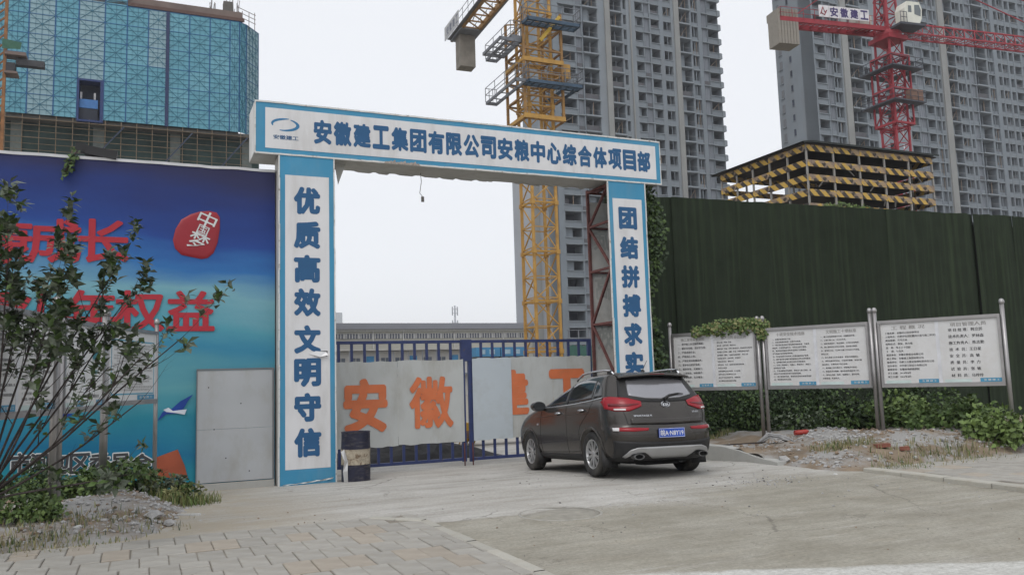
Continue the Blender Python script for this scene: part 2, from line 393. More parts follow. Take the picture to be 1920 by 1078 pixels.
# ---------------------------------------------------------------- earth banks
soil = M('soil', (0.20, 0.155, 0.11), 0.95, 0, 0.3, 2.2, bump=0.9, bsc=18, dirt_or_shading=(0.30, 0.295, 0.285), damt=0.95, dsc=0.8, thr=(0.45, 0.56))
def sm(a, b, x): t = max(0, min(1, (x - a) / (b - a))); return t * t * (3 - 2 * t)
from mathutils import noise as mn
def nz(u, v, s=1.0, seed=0): return mn.noise(Vector((u * s + seed, v * s, seed * 1.7)))
def left_h(u, v):
    e = sm(-1.55 - 0.18 * (v < -3.2) * (-(v + 3.2)), -2.6, u) * sm(-5.7, -4.2, v)
    h = 0.30 * e * (0.75 + 0.5 * nz(u, v, 0.8, 3)) + 0.05 * nz(u, v, 2.5, 1) * e + 0.03 * nz(u, v, 7, 2) * min(1, e * 3)
    return gh(v) - 0.025 + 0.035 * sm(0, 0.15, e) + h
def right_h(u, v):
    e = sm(7.55, 8.6, u + 1.2 * sm(-4.15, -3.5, v)) * sm(-5.8, -4.9, v + 0.25 * nz(u, v, 0.9, 5))
    rise = 0.22 + 0.16 * sm(8.5, 10.5, u)
    h = rise * e * (0.85 + 0.35 * nz(u, v, 0.9, 7)) + 0.06 * nz(u, v, 2.3, 4) * e + 0.03 * nz(u, v, 6.5, 2) * min(1, e * 3)
    return gh(v) - 0.025 + 0.04 * sm(0, 0.12, e) + h
def bank(name, u0, u1, v0, v1, hf, step=0.09):
    nu = int((u1 - u0) / step); nv = int((v1 - v0) / step); b = MB()
    b.grid([[(u0 + (u1 - u0) * i / nu, v0 + (v1 - v0) * j / nv, hf(u0 + (u1 - u0) * i / nu, v0 + (v1 - v0) * j / nv)) for i in range(nu + 1)] for j in range(nv + 1)])
    return tag(b.build(name, soil, None, P0, (0, 0, ANG)), kind='structure')
bank('earth_bank', -7.5, -1.45, -5.68, 0.26, left_h)
bank('earth_bank', 7.60, 19, -5.74, 1.9, right_h)

# rubble: loose stones nobody would count
stone_g = M('rubble_grey', (0.36, 0.355, 0.35), 0.95, 0, 0.25, 12, bump=0.4, bsc=30)
stone_b = M('rubble_brown', (0.24, 0.18, 0.13), 0.95, 0, 0.25, 12, bump=0.4, bsc=30)
def rock_shape(b, c, r, m, r2, k=0.7):
    n = len(b.v); rot = Euler((r2.uniform(0, 6), r2.uniform(0, 6), r2.uniform(0, 6))).to_matrix()
    P = [(0, 0, 1), (0, 0, -1)] + [(math.cos(t) * 0.95, math.sin(t) * 0.95, h) for h, o in ((0.35, 0), (-0.35, 0.5)) for t in [(j + o) * 2 * math.pi / 5 for j in range(5)]]
    for p in P:
        q = rot @ (Vector(p) * (r * r2.uniform(0.65, 1.15))); b.v.append((c[0] + q.x, c[1] + q.y, c[2] + q.z * k))
    for j in range(5):
        a, d = n + 2 + j, n + 2 + (j + 1) % 5; e, f = n + 7 + j, n + 7 + (j + 1) % 5
        for t in ((n, a, d), (a, e, d), (d, e, f), (n + 1, f, e)): b.f.append(t); b.m.append(m); b.sm.append(False)
def rubble(name, n, region, hf, seed, rmin, rmax, greyness, mats=None):
    r2 = random.Random(seed); b = MB(); i = 0
    while i < n:
        u = r2.uniform(region[0], region[1]); v = r2.uniform(region[2], region[3])
        w = greyness(u, v)
        if r2.random() > w[0]: i += 0.35; continue
        r = rmin + (rmax - rmin) * r2.random() ** 3
        rock_shape(b, (u, v, hf(u, v) + r * 0.2), r, 0 if r2.random() < w[1] else 1, r2); i += 1
    return tag(b.build(name, mats or [stone_g, stone_b], None, P0, (0, 0, ANG)), kind='stuff')
def lg(u, v):
    g = sm(-3.1, -2.6, u + 0.4 * nz(u, v, 1)) * sm(-1.0, -2.0, v)
    return (0.35 + 0.65 * max(g, 0.3 * (nz(u, v, 1.5, 9) > 0)), 0.25 + 0.7 * g)
rubble('rubble', 4200, (-6.5, -1.5, -5.2, -1.2), left_h, 11, 0.008, 0.04, lg)
def rg(u, v):
    g = sm(-0.1, 0.25, nz(u, v, 0.8, 12)); return (0.3 + 0.7 * g, 0.3 + 0.65 * g)
rubble('rubble', 5600, (7.8, 16, -5.5, -1.5), right_h, 12, 0.010, 0.048, rg)
def dg(u, v):
    d = math.hypot((u - 5.9) / 1.1, (v + 5.6) / 0.55); return (max(0.0, 1.15 - d) * 0.9 + 0.015, 0.8)
rubble('gravel', 3800, (2.5, 9.0, -8.5, -3.2), lambda u, v: gh(v), 13, 0.006, 0.022, dg, [stone_g, M('gravel_dark', (0.13, 0.125, 0.12), 0.95, 0, 0.2, 9)])
def sg(u, v): return (0.5, 0.5)
rubble('gravel', 260, (-2, 9, -10.5, -3.5), lambda u, v: gh(v), 14, 0.004, 0.016, sg, [M('gravel_dark', (0.13, 0.125, 0.12)), stone_b])

# low concrete retaining wall beside the driveway
def retaining():
    t = gthing('retaining_wall', 'low grey concrete retaining wall holding the rubble bank behind the car', 'wall', 7.58, -4.25, 0)
    b = MB(); n = 10; top = []
    for k in range(n + 1):
        y = 4.9 * k / n; v = -4.25 + y; z = 0.05 + 0.17 * sm(0, 1.5, y) + rnd.uniform(-.006, .006); top.append((y, gh(v), z))
    b.grid([[(0, y, g - 0.1), (0.0, y, z), (0.015, y, z + 0.012), (0.19, y, z + 0.012), (0.2, y, g - 0.1)] for y, g, z in top], smooth=False)
    b.poly([(0, 0, -0.1), (0, 0, top[0][2]), (0.015, 0, top[0][2] + .012), (0.19, 0, top[0][2] + .012), (0.2, 0, -0.1)][::-1])
    b.build('wall_block', concrete, t)
retaining()

# manhole ring and its worn cover
mh = gthing('manhole_cover', 'round dusty manhole cover with pale ring set in the drive', 'manhole cover', 2.29, -6.53, 0.004)
b = MB(); b.lathe([(0.50, -0.02), (0.50, 0.002), (0.47, 0.003), (0.47, -0.02)], (0, 0, 0), k=40); b.build('ring', M('ring_pale', (0.33, 0.318, 0.285), 0.9, 0, 0.2, 9), mh)
b = MB(); b.lathe([(0.462, -0.02), (0.462, -0.004), (0.3, -0.002), (0.0, -0.002)], (0, 0, 0), k=40); b.build('cover', M('cover_dust', (0.28, 0.265, 0.228), 0.95, 0, 0.18, 7, bump=0.4, bsc=30), mh)

# ---------------------------------------------------------------- entrance gate arch
T5 = 0.003
def portal():
    t = gthing('entrance_arch', 'white and blue sheet metal site entrance arch with a long blue lettered beam', 'gateway', 0, 0, 0)
    D = 0.85
    zb, zt, u0, u1 = 5.87, 6.86, -0.44, 8.46
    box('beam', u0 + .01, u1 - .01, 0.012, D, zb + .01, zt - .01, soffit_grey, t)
    box('beam_end_panel', u0 - .002, u0 + .009, 0.03, D - .01, zb + .02, zt - .02, M('end_white', (0.6, 0.6, 0.59), 0.5, 0.1, 0.08, 2, dirt_or_shading=(0.3, 0.28, 0.25), damt=.5, dsc=2, streak=3), t)
    box('sign_border', u0 + .02, u1 - .02, -0.004, 0.011, zb + .02, zt - .02, sign_blue, t)
    box('sign_face', u0 + .19, u1 - .13, -0.010, -0.0045, zb + .105, zt - .115, sign_white, t)
    # thin battered white edge trim in short lengths
    for z0, z1 in ((zb - .012, zb + .019), (zt - .019, zt + .012)):
        n = 9
        for k in range(n):
            a = u0 + (u1 - u0) * k / n; c = u0 + (u1 - u0) * (k + 1) / n
            b = MB(); m = 8; dz = [rnd.uniform(-.006, .006) if rnd.random() < .5 else 0 for _ in range(m + 1)]
            for i in range(m):
                xa = a + (c - a) * i / m; xb = a + (c - a) * (i + 1) / m
                b.poly([(xa, -.016, z0 + dz[i]), (xb, -.016, z0 + dz[i + 1]), (xb, -.016, z1 + dz[i + 1]), (xa, -.016, z1 + dz[i])])
                b.poly([(xa, -.016, z1 + dz[i]), (xb, -.016, z1 + dz[i + 1]), (xb, .03, z1), (xa, .03, z1)])
                b.poly([(xa, .03, z0), (xb, .03, z0), (xb, -.016, z0 + dz[i + 1]), (xa, -.016, z0 + dz[i])])
            b.build('edge_trim', trim_white, t)
    for a in (u0, u1 - .02): box('edge_trim', a, a + .02, -.015, .02, zb + .02, zt - .02, trim_white, t)
    # lettering of the beam
    s = '安徽建工集团有限公司安粮中心综合体项目部'
    xs = [604, 665, 697 + 12, 0]
    ua, ub = ONV(605, 250, 0)[0], ONV(1207, 308, 0)[0]
    zc = (zb + zt) / 2 + .0
    for i, ch in enumerate(s):
        glyph_obj('character', ch, 0.345, 0.475, letter_blue, t, ua + (ub - ua) * i / (len(s) - 1), -0.013, zc, 0.052, 2)
    # logo: two swooshes
    lu = ONV(535, 245, 0)[0]
    def crescent(cx, cz, a0, a1, rx, rz, th, flip=1):
        b = MB(); n = 18
        for i in range(n):
            q = []
            for j in (i, i + 1):
                f = j / n; a = a0 + (a1 - a0) * f; w = th * math.sin(math.pi * min(1, f * 0.85 + 0.08)) ** 0.8
                q.append((cx + rx * math.cos(a), cz + rz * math.sin(a), cx + (rx - w * 1.3) * math.cos(a), cz + (rz - w) * math.sin(a)))
            b.poly([(q[0][0], -.0125, q[0][1]), (q[1][0], -.0125, q[1][1]), (q[1][2], -.0125, q[1][3]), (q[0][2], -.0125, q[0][3])][::flip])
        b.build('logo', letter_blue if flip == 0 else M('logo_blue', (0.03, 0.17, 0.34), 0.5), t)
    crescent(lu, zc + .09, R(75), R(205), .26, .11, .045)
    crescent(lu, zc + .07, R(68), R(-115), .26, .12, .05)
    glyph_obj('lettering', '安徽建工', 0.46, 0.085, letter_blue, t, lu + .01, -.0125, zc - .17, 0.02, 1)
    # pillars
    def pillar(a, c, zb0, text, top, bot, pix, left, dep):
        zt0 = 5.86
        box('pillar_front', a, c, 0.0, 0.02, zb0, zt0, sign_blue, t)
        f = box('pillar_face', a + .11, c - .10, -.0045, -.0005, bot, top, sign_white, t)
        for q in (a - .012, c - .012):
            b = MB(); n = 14
            for i in range(n):
                z0 = zb0 + (zt0 - zb0) * i / n; z1 = zb0 + (zt0 - zb0) * (i + 1) / n; d0 = rnd.uniform(-.006, .01); 
                b.box(q + d0 * .4, q + .024 + d0 * .6, -.012 - abs(d0) * .3, .025, z0, z1 - .004)
            b.build('edge_trim', trim_white, t)
        cx = (a + c) / 2 + .0
        for ch, py in zip(text, pix):
            z = ONV(580 if left else 1184, py, 0)[1]
            glyph_obj('character', ch, 0.49 if left else 0.47, 0.52 if left else 0.5, letter_blue, t, cx, -.008, z, 0.056, 2)
    pillar(0, 1.02, -.19, '优质高效文明守信', ONV(580, 331, 0)[1], ONV(580, 878, 0)[1], (377, 441, 504, 567, 636, 698, 763, 829), True, .55)
    pillar(7.04, 8.0, -.19, '团结拼搏求实创新', ONV(1184, 374, 0)[1], 0.25, (410, 465, 519, 573, 627, 681, 735, 789), False, 1.0)
    # left pillar: clad sides, back
    side = M('pillar_side', (0.56, 0.55, 0.53), 0.55, 0.1, 0.08, 2, dirt_or_shading=(0.25, 0.22, 0.18), damt=.6, dsc=3, streak=3)
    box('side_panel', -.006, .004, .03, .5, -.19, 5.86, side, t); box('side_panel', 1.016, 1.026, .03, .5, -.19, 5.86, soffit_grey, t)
    box('back_panel', 0.0, 1.02, .5, .515, -.19, 5.86, side, t)
    # crumpled foot sheet and bits of loose tin on the left pillar
    b = MB(); n = 12
    b.grid([[(.06 + .9 * i / n, -.02 - .012 * (i % 2), -.175 + .06 * (i / n) ** 2 + rnd.uniform(-.008, .008)) for i in range(n + 1)],
            [(.06 + .9 * i / n, -.05 + .02 * (i % 3), -.155 + .07 * (i / n) ** 2 + rnd.uniform(-.008, .008)) for i in range(n + 1)]], smooth=False)
    b.build('foot_trim', trim_white, t)
    fu, fz = ONV(597, 663, 0)
    b = MB(); b.poly([(fu - .13, -.006, fz + .02), (fu + .16, -.006, fz - .05), (fu + .17, -.006, fz + .05), (fu - .02, -.006, fz + .05)]); b.build('torn_hole', black_mat, t)
    b = MB(); b.poly([(fu - .18, -.008, fz - .0), (fu + .02, -.05, fz - .06), (fu + .17, -.07, fz - .03), (fu + .14, -.02, fz + .03), (fu - .05, -.01, fz + .05)]); b.build('torn_flap', M('tin_bare', (.55, .55, .55), .35, .6), t)
    # right pillar: open truss behind the front sheet
    def post(x, y): 
        b = MB(); b.bar((x, y, -.2), (x, y, 5.86), .06); b.build('truss_post', rust_red, t)
    for x, y in ((7.09, .06), (7.09, 1.0), (7.95, 1.0), (7.95, .06)): post(x, y)
    zs = [0.35, 1.15, 2.05, 3.05, 4.15, 5.1, 5.8]; zs = [.45, 1.55, 2.75, 3.95, 4.98, 5.8]
    for i, z in enumerate(zs):
        b = MB(); b.bar((7.09, .06, z), (7.09, 1.0, z), .05); b.build('truss_rail', rust_red, t)
        b = MB(); b.bar((7.09, 1.0, z), (7.95, 1.0, z), .045); b.build('truss_rail', rust_red, t)
        if i < len(zs) - 1:
            p, q = ((.06, z), (1.0, zs[i + 1])) if i % 2 else ((1.0, z), (.06, zs[i + 1]))
            b = MB(); b.bar((7.09, p[0], p[1]), (7.09, q[0], q[1]), .05); b.build('truss_brace', rust_red, t)
    box('back_panel', 7.07, 8.0, 1.04, 1.05, .3, 5.6, M('banner_back', (0.66, 0.64, 0.60), 0.7, 0, 0.1, 1.5, dirt_or_shading=(0.3, 0.28, 0.25), damt=.5, dsc=2), t)
    box('side_panel', 7.985, 7.995, .09, .97, -.19, 5.86, side, t)
    ghost = M('print_ghost', (0.46, 0.46, 0.43), 0.7)
    for k, ch in enumerate('质高效'):
        glyph_obj('lettering', ch, .4, .55, ghost, t, 7.42, 1.036, 4.75 - k * 1.15, .03, 1, mirror=True)
    b = MB()
    for x in (7.3, 7.6, 7.9): b.bar((x, .3, 5.83), (x, 1.05, 5.83), .05)
    b.build('truss_top', rust_red, t)
    # battered soffit shreds
    b = MB(); b.poly([(1.10, .35, 5.87), (1.32, .35, 5.87), (1.17, .35, 5.45)]); b.poly([(1.10, .352, 5.87), (1.17, .352, 5.45), (1.32, .352, 5.87)]); b.build('hanging_shred', soffit_grey, t)
    b = MB(); b.tube([(2.93, .6, 5.87), (2.95, .6, 5.7), (2.91, .6, 5.45), (2.97, .6, 5.38)], .007, 5); b.box(2.94, 3.0, .59, .61, 5.27, 5.38); b.build('hanging_cord', M('cord', (.16, .15, .14)), t)
    b = MB()
    for k in range(14):
        x = 1.7 + k * .42 + rnd.uniform(-.15, .15); w = rnd.uniform(.1, .6); d = rnd.uniform(.004, .022)
        b = MB(); b.poly([(x, D + .001, zb + .02), (x + w, D + .001, zb + .02), (x + w * .8, D + .02, zb - d), (x + w * .3, D + .02, zb - d * .6)]); b.build('torn_edge', soffit_grey, t)

    # dents in lower border
    b = MB()
    for k in range(10):
        x = 2.0 + k * .07; b.poly([(x, -.02, zb - .015 + .02 * (k % 2)), (x + .1, -.03, zb - .02), (x + .08, -.018, zb + .03 + .02 * (k % 3)), (x + .01, -.018, zb + .02)])
    b.build('torn_trim', M('tin_rusty', (.3, .26, .23), .6, .2, .3, 20), t)
portal()
# ---------------------------------------------------------------- the gate leaves
def gate():
    V = 1.6
    t = gthing('double_gate', 'dark blue barred steel double gate with grey sheets and orange characters', 'gate', 0, V, 0)
    zt = 2.43
    def leaf(a, c, zlow, pa, pb, panels):
        for z in (zt - .03, zlow): box('gate_rail', a, c, -.03, .03, z, z + .065, gate_blue, t)
        for x in (a, c): box('gate_stile', x - .045, x + .045, -.035, .035, zlow - .02, zt + .035, gate_blue, t)
        n = round((c - a) / .277); 
        for k in range(1, n):
            x = a + (c - a) * k / n; box('gate_bar', x - .028, x + .028, -.018, .018, zlow + .065, zt - .03, gate_blue, t)
    leaf(1.15, 4.13, -.13, 0, 0, 0); leaf(4.30, 7.3, -.14, 0, 0, 0)
    box('gate_post', 4.1, 4.34, -.045, .045, 2.0, zt + .045, gate_blue, t)
    for x in (4.12, 4.31):
        b = MB(); b.tube([(x, -.05, -.235), (x, -.05, .25)], .014, 6); b.build('drop_bolt', rust_red, t)
    def sheet(x0, x1, y, z0, z1, mt, seed):
        b = MB(); n = 12; m_ = 8; r2 = random.Random(seed); rows = []
        for j in range(m_ + 1):
            rows.append([(x0 + (x1 - x0) * i / n, y + .008 * mn.noise(Vector((i * .6 + seed, j * .6, 0))), z0 + (z1 - z0) * j / m_ + (.012 * r2.uniform(-1, 1) if j in (0, m_) else 0)) for i in range(n + 1)])
        b.grid(rows); return b.build('gate_sheet', mt, t)
    sheet(1.25, 2.65, -.05, .27, 2.03, gate_panel, 1); sheet(2.655, 4.13, -.05, .28, 2.04, gate_panel, 2)
    sheet(5.24, 6.3, -.05, .30, 2.07, gate_panel, 3); sheet(6.305, 7.3, -.05, .30, 2.07, gate_panel, 5)
    sheet(4.33, 5.26, -.075, .29, 2.06, gate_panel_new, 4)
    def ch(c, px0, px1, py0, py1, y=-.066, w=None):
        a, z1 = ONV(px0, py0, V); d, z0 = ONV(px1, py1, V)
        glyph_obj('character', c, (d - a), (z1 - z0), orange, t, (a + d) / 2, y, (z1 + z0) / 2, .045 if c == '安' else .028, 3)
    ch('安', 642, 726, 711, 809); ch('徽', 765, 849, 707, 800)
    a, z1 = ONV(960, 703, V); glyph_obj('character', '建', 1.0, 1.02, orange, t, a - .12, -.062, 1.28, .04, 3)
    glyph_obj('character', '工', 1.02, 1.0, orange, t, ONV(1062, 750, V)[0], -.062, 1.28, .055, 3)
gate()

# ---------------------------------------------------------------- hoarding with printed banner
def lin(r, g, b_): 
    f = lambda c: (c / 255 / 12.92) if c / 255 <= 0.04045 else ((c / 255 + 0.055) / 1.055) ** 2.4
    return (f(r), f(g), f(b_))
def banner_mat():
    m = bpy.data.materials.new('banner_print'); m.use_nodes = True; n = m.node_tree; N = n.nodes; L = n.links
    b = N['Principled BSDF']; b.inputs['Roughness'].default_value = .5; b.inputs['Specular IOR Level'].default_value = .25
    tc = N.new('ShaderNodeTexCoord'); sp = N.new('ShaderNodeSeparateXYZ'); L.new(tc.outputs['Object'], sp.inputs[0])
    mp = N.new('ShaderNodeMapping'); mp.inputs['Scale'].default_value = (.28, 1, 1.3); L.new(tc.outputs['Object'], mp.inputs[0])
    no = N.new('ShaderNodeTexNoise'); no.inputs['Scale'].default_value = 1.0; no.inputs['Detail'].default_value = 5; L.new(mp.outputs[0], no.inputs[0])
    a = N.new('ShaderNodeMath'); a.operation = 'MULTIPLY_ADD'; L.new(no.outputs[0], a.inputs[0]); a.inputs[1].default_value = 1.5; L.new(sp.outputs[2], a.inputs[2])
    s2 = N.new('ShaderNodeMath'); s2.operation = 'MULTIPLY_ADD'; L.new(sp.outputs[0], s2.inputs[0]); s2.inputs[1].default_value = .10; L.new(a.outputs[0], s2.inputs[2])
    r = N.new('ShaderNodeMapRange'); r.inputs[1].default_value = 0.3; r.inputs[2].default_value = 6.5; L.new(s2.outputs[0], r.inputs[0])
    cr = N.new('ShaderNodeValToRGB'); L.new(r.outputs[0], cr.inputs[0]); e = cr.color_ramp
    st = [(0, (40, 140, 152)), (.12, (28, 108, 145)), (.22, (45, 130, 150)), (.33, (90, 150, 160)), (.42, (55, 128, 158)), (.50, (80, 148, 165)), (.58, (115, 162, 175)),
          (.66, (50, 108, 168)), (.74, (36, 68, 138)), (.84, (36, 54, 114)), (.93, (43, 47, 86)), (1, (45, 44, 72))]
    e.elements[0].position = 0; e.elements[0].color = (*lin(*st[0][1]), 1); e.elements[1].position = 1; e.elements[1].color = (*lin(*st[-1][1]), 1)
    for p, c in st[1:-1]: q = e.elements.new(p); q.color = (*lin(*c), 1)
    L.new(cr.outputs[0], b.inputs['Base Color'])
    t4 = N.new('ShaderNodeTexNoise'); t4.inputs['Scale'].default_value = 1.6; t4.inputs['Detail'].default_value = 3; L.new(tc.outputs['Object'], t4.inputs[0])
    bp = N.new('ShaderNodeBump'); bp.inputs['Strength'].default_value = .35; bp.inputs['Distance'].default_value = .05; L.new(t4.outputs[0], bp.inputs['Height']); L.new(bp.outputs[0], b.inputs['Normal'])
    return m
def hoarding():
    V = .3
    t = gthing('hoarding_wall', 'tall blue printed hoarding banner with red characters and a red seal left of the arch', 'hoarding', 0, V, 0)
    u0, u1 = -9.0, -.03; top = 5.62
    box('wall', u0, u1, .03, .22, -.3, top - .02, concrete, t)
    b = MB(); n, m_ = 60, 30
    b.grid([[(u0 + (u1 - u0) * i / n, .01 * mn.noise(Vector((i * .35, j * .3, 0))), -.25 + (top + .25) * j / m_ + (.02 * mn.noise(Vector((i * .5, 4, 0))) if j == m_ else 0)) for i in range(n + 1)] for j in range(m_ + 1)])
    b.build('banner', banner_mat(), t)
    b = MB(); n = 40
    b.grid([[(u0 + (u1 - u0) * i / n, y, top + dz + .02 * mn.noise(Vector((i * .5, 4, 0)))) for i in range(n + 1)] for y, dz in ((-.015, -.03), (-.02, .02), (.25, .03), (.25, -.03))], smooth=False)
    b.build('top_hem', M('hem_white', (.6, .6, .62), .6), t)
    red = M('print_red', (.37, .018, .032), .55, 0, .08, 2)
    def P(px, py): return ONV(px, py, V)
    for c, px in (('长', 195), ('成', 103), ('康', 10)):
        u, z = P(px, 452); glyph_obj('character', c, .80, .76, red, t, u, -.018, z, .026, 2)
    for c, px in (('益', 358), ('权', 262), ('年', 171), ('少', 77), ('青', -20)):
        u, z = P(px, 583); glyph_obj('character', c, .80, .72, red, t, u, -.018, z, .026, 2)
    wh = M('print_white', (.6, .62, .62), .6); bk = M('print_black', (.03, .03, .03))
    for c, px in (('会', 266), ('员', 226), ('委', 187), ('区', 150), ('包', 113), ('河', 76), ('市', 38)):
        u, z = P(px, 868)
        glyph_obj('character', c, .35, .37, wh, t, u, -.016, z, .05, 1); glyph_obj('character', c, .31, .33, bk, t, u, -.02, z, .03, 1)
    # seal pebble
    pts = [(375, 397), (392, 396), (406, 399), (412, 408), (412, 430), (408, 455), (400, 475), (389, 484), (378, 486), (358, 482), (340, 478), (328, 466), (324, 450), (329, 430), (340, 412), (358, 402)]
    q = [P(*p) for p in pts]; cu = sum(a for a, _ in q) / len(q); cz = sum(a for _, a in q) / len(q)
    b = MB(); rows = []
    for s, y in ((1.0, -.012), (.96, -.022), (.85, -.03), (.5, -.034), (.02, -.036)): rows.append([(cu + (a - cu) * s, y, cz + (z - cz) * s) for a, z in q])
    b.grid(rows, closed=True); b.build('seal', M('seal_red', (.27, .014, .024), .4, 0, .1, 3), t)
    for c, px, py, s in (('中', 388, 414, .34), ('国', 380, 433, .2), ('梦', 372, 453, .36)):
        u, z = P(px, py); glyph_obj('lettering', c, s * .95, s * .9, wh, t, u, -.042, z, .006, 1, rot=-.4)
    # gull, far gull and orange sail printed on the banner
    def shape(nm, pp, col, y=-.018):
        b = MB(); b.poly([(P(x, yy)[0], y, P(x, yy)[1]) for x, yy in pp][::-1]); b.build(nm, M(nm + '_ink', col, .6), t)
    shape('printed_bird', [(294, 790), (305, 772), (322, 766), (338, 752), (362, 739), (352, 752), (344, 766), (336, 770), (344, 775), (330, 775), (312, 776)], lin(20, 60, 140))
    shape('printed_bird_belly', [(306, 768), (316, 764), (324, 770), (350, 767), (346, 777), (330, 774), (312, 772)], lin(200, 205, 215), -.022)
    shape('printed_sail', [(290, 858), (333, 842), (346, 872), (352, 895), (296, 895)], lin(150, 75, 50))
    shape('printed_bird', [(104, 776), (122, 774), (138, 776), (120, 784), (108, 786)], lin(25, 50, 130))
hoarding()
def side_door():
    t = gthing('side_door', 'plain grey sheet metal pedestrian door set in the blue hoarding', 'door', -1.38, .27, 0)
    w = 1.33
    for z0, z1 in ((-.06, .86), (.864, 1.9)): box('door_sheet', .015, w - .03, -.02, .0, z0, z1, door_grey, t)
    for x0, x1 in ((0, .013), (w - .028, w)): box('door_frame', x0, x1, -.03, .01, -.16, 1.92, M('frame_dark', (.16, .17, .18), .6), t)
    box('door_frame', 0, w, -.032, .01, 1.905, 1.93, MATS['frame_dark'], t)
    box('threshold', .0, w, -.05, .01, -.3, -.075, concrete, t)
    b = MB()
    for x, z in ((.3, .86), (.75, 1.3), (.5, .35), (.9, .1), (.2, 1.6)): b.lathe([(0.0, -.003), (.012, 0)], (x, -.021, z), 'y', 8)
    b.build('rivet', black_mat, t)
side_door()

# ---------------------------------------------------------------- oil drum
def drum():
    t = gthing('oil_drum', 'dented dark blue oil drum with a rusty cream band beside the left pillar', 'drum', 1.36, -.12, -.185)
    r = .262
    def part(nm, z0, z1, mt):
        b = MB(); n = 28; rows = []
        prof = []; z = z0
        while z <= z1 + 1e-6:
            rr = r + .010 * max(0, 1 - abs(z - .3) / .02) + .010 * max(0, 1 - abs(z - .6) / .02) + .008 * (z < .025) + .008 * (z > .875)
            prof.append((rr, z)); z += (z1 - z0) / 12
        for rr, z in prof:
            rows.append([((rr + .006 * mn.noise(Vector((math.cos(a) * 2, math.sin(a) * 2, z * 4)))) * math.cos(a), (rr + .006 * mn.noise(Vector((math.cos(a) * 2, math.sin(a) * 2, z * 4)))) * math.sin(a), z) for a in [2 * math.pi * j / n for j in range(n)]])
        b.grid(rows, closed=True); b.build(nm, mt, t)
    blue = M('drum_blue', (.020, .022, .042), .45, .2, .3, 6, dirt_or_shading=(.14, .12, .11), damt=.6, dsc=6, streak=.3)
    part('drum_wall', 0, .31, blue); part('drum_wall', .59, .90, blue)
    part('drum_band', .312, .588, M('drum_cream', (.40, .35, .27), .8, .1, .3, 18, dirt_or_shading=(.12, .07, .04), damt=.9, dsc=9, thr=(.52, .62)))
    b = MB(); b.lathe([(r, .895), (r - .02, .9), (r - .022, .87), (0.0, .87)], (0, 0, 0), k=28); b.build('lid', blue, t)
    s = gthing('metal_strip', 'crumpled shiny metal strip leaning between the drum and the left pillar', 'scrap', 1.10, -.3, -.185)
    b = MB(); b.grid([[(0, .0, 0), (.07, -.01, 0)], [(-.02, 0, .2), (.06, -.03, .22)], [(.0, -.02, .4), (.07, 0, .38)], [(-.05, .02, .55), (.01, .02, .6)]], smooth=False)
    b.build('strip', M('tin_bare', (.5, .5, .5), .3, .8), s)
drum()

# ---------------------------------------------------------------- notice boards
def ball_post(b, x, y, z0, z1, r=.038):
    b.tube([(x, y, z0), (x, y, z1)], r, 10); b.lathe([(r * 1.15, 0), (r * 1.35, .02), (r * 1.3, .05), (r * .8, .085), (0, .095)], (x, y, z1), k=12)
footband = M('foot_blue', (.06, .25, .40), .5); footgreen = M('foot_green', (.5, .6, .58), .5)
bwhite = M('board_white', (.60, .60, .60), .5, 0, .05, 1.5, dirt_or_shading=(.48, .46, .42), damt=.5, dsc=2)
def board(t, x0, x1, z0, z1, pages, slope=0):
    fw = .06
    for a, c, d, e in ((x0, x1, z1 - fw, z1), (x0, x1, z0, z0 + fw * 1.2)): box('frame', a, c, -.045, .03, d, e, steel, t)
    for a in (x0, x1 - fw * .7): box('frame', a, a + fw * .7, -.043, .03, z0 + fw * 1.2 + .001, z1 - fw - .001, steel, t)
    box('backing', x0 + .02, x1 - .02, .0, .02, z0 + .02, z1 - .02, M('board_back', (.4, .4, .4), .6), t)
    xm = (x0 + x1) / 2; a0 = x0 + fw * .7 + .002; a1 = x1 - fw * .7 - .002; b0 = z0 + fw * 1.2 + .002; b1 = z1 - fw - .002
    box('notice_sheet', a0, xm - .03, -.012, -.002, b0, b1, bwhite, t); box('notice_sheet', xm + .03, a1, -.012, -.002, b0, b1, bwhite, t)
    box('centre_strip', xm - .0295, xm + .0295, -.016, -.002, b0, b1, M('strip_pale', (.62, .63, .66), .4), t)
    for px, (title, lines, hh, ind) in zip(((a0, xm - .03), (xm + .03, a1)), pages):
        w = px[1] - px[0]; L = []
        if title: L.append((px[0] + w * .2, b1 - .09, .075, w * .62, title))
        tt = text_block('lettering', L, ink_grey, t, -.0155, .018) if L else None
        L = []; n = len(lines); top = b1 - .19; pitch = (top - b0 - .13) / max(1, n - 1)
        for i, s in enumerate(lines):
            if s: L.append((px[0] + w * ind, top - i * pitch, hh, None, s))
        if L: text_block('lettering', L, ink, t, -.0155, .022)
        box('foot_band', px[1] - w * .36, px[1] - .005, -.0155, -.0125, b0 + .003, b0 + .075, footband, t)
        box('foot_band', px[0] + w * .04, px[0] + w * .5, -.0155, -.0125, b0 + .005, b0 + .06, footgreen, t)
        text_block('lettering', [(px[1] - w * .30, b0 + .04, .038, w * .26, '安 徽 建 工')], bwhite, t, -.0175, .02)
A0 = Vector((8.88, 15.0, 0)); DR = Vector((-.786, .618, 0))
def s_at(px):
    k = (px - 960) / FPX; return (8.88 - 15 * k) / (.786 + .618 * k)
def wh(p):                # ground height under a right-bank point
    u, v, _ = toG(p); return right_h(u, v) if u > 7.7 else gh(v)
RZ = math.atan2(-.618, .786)
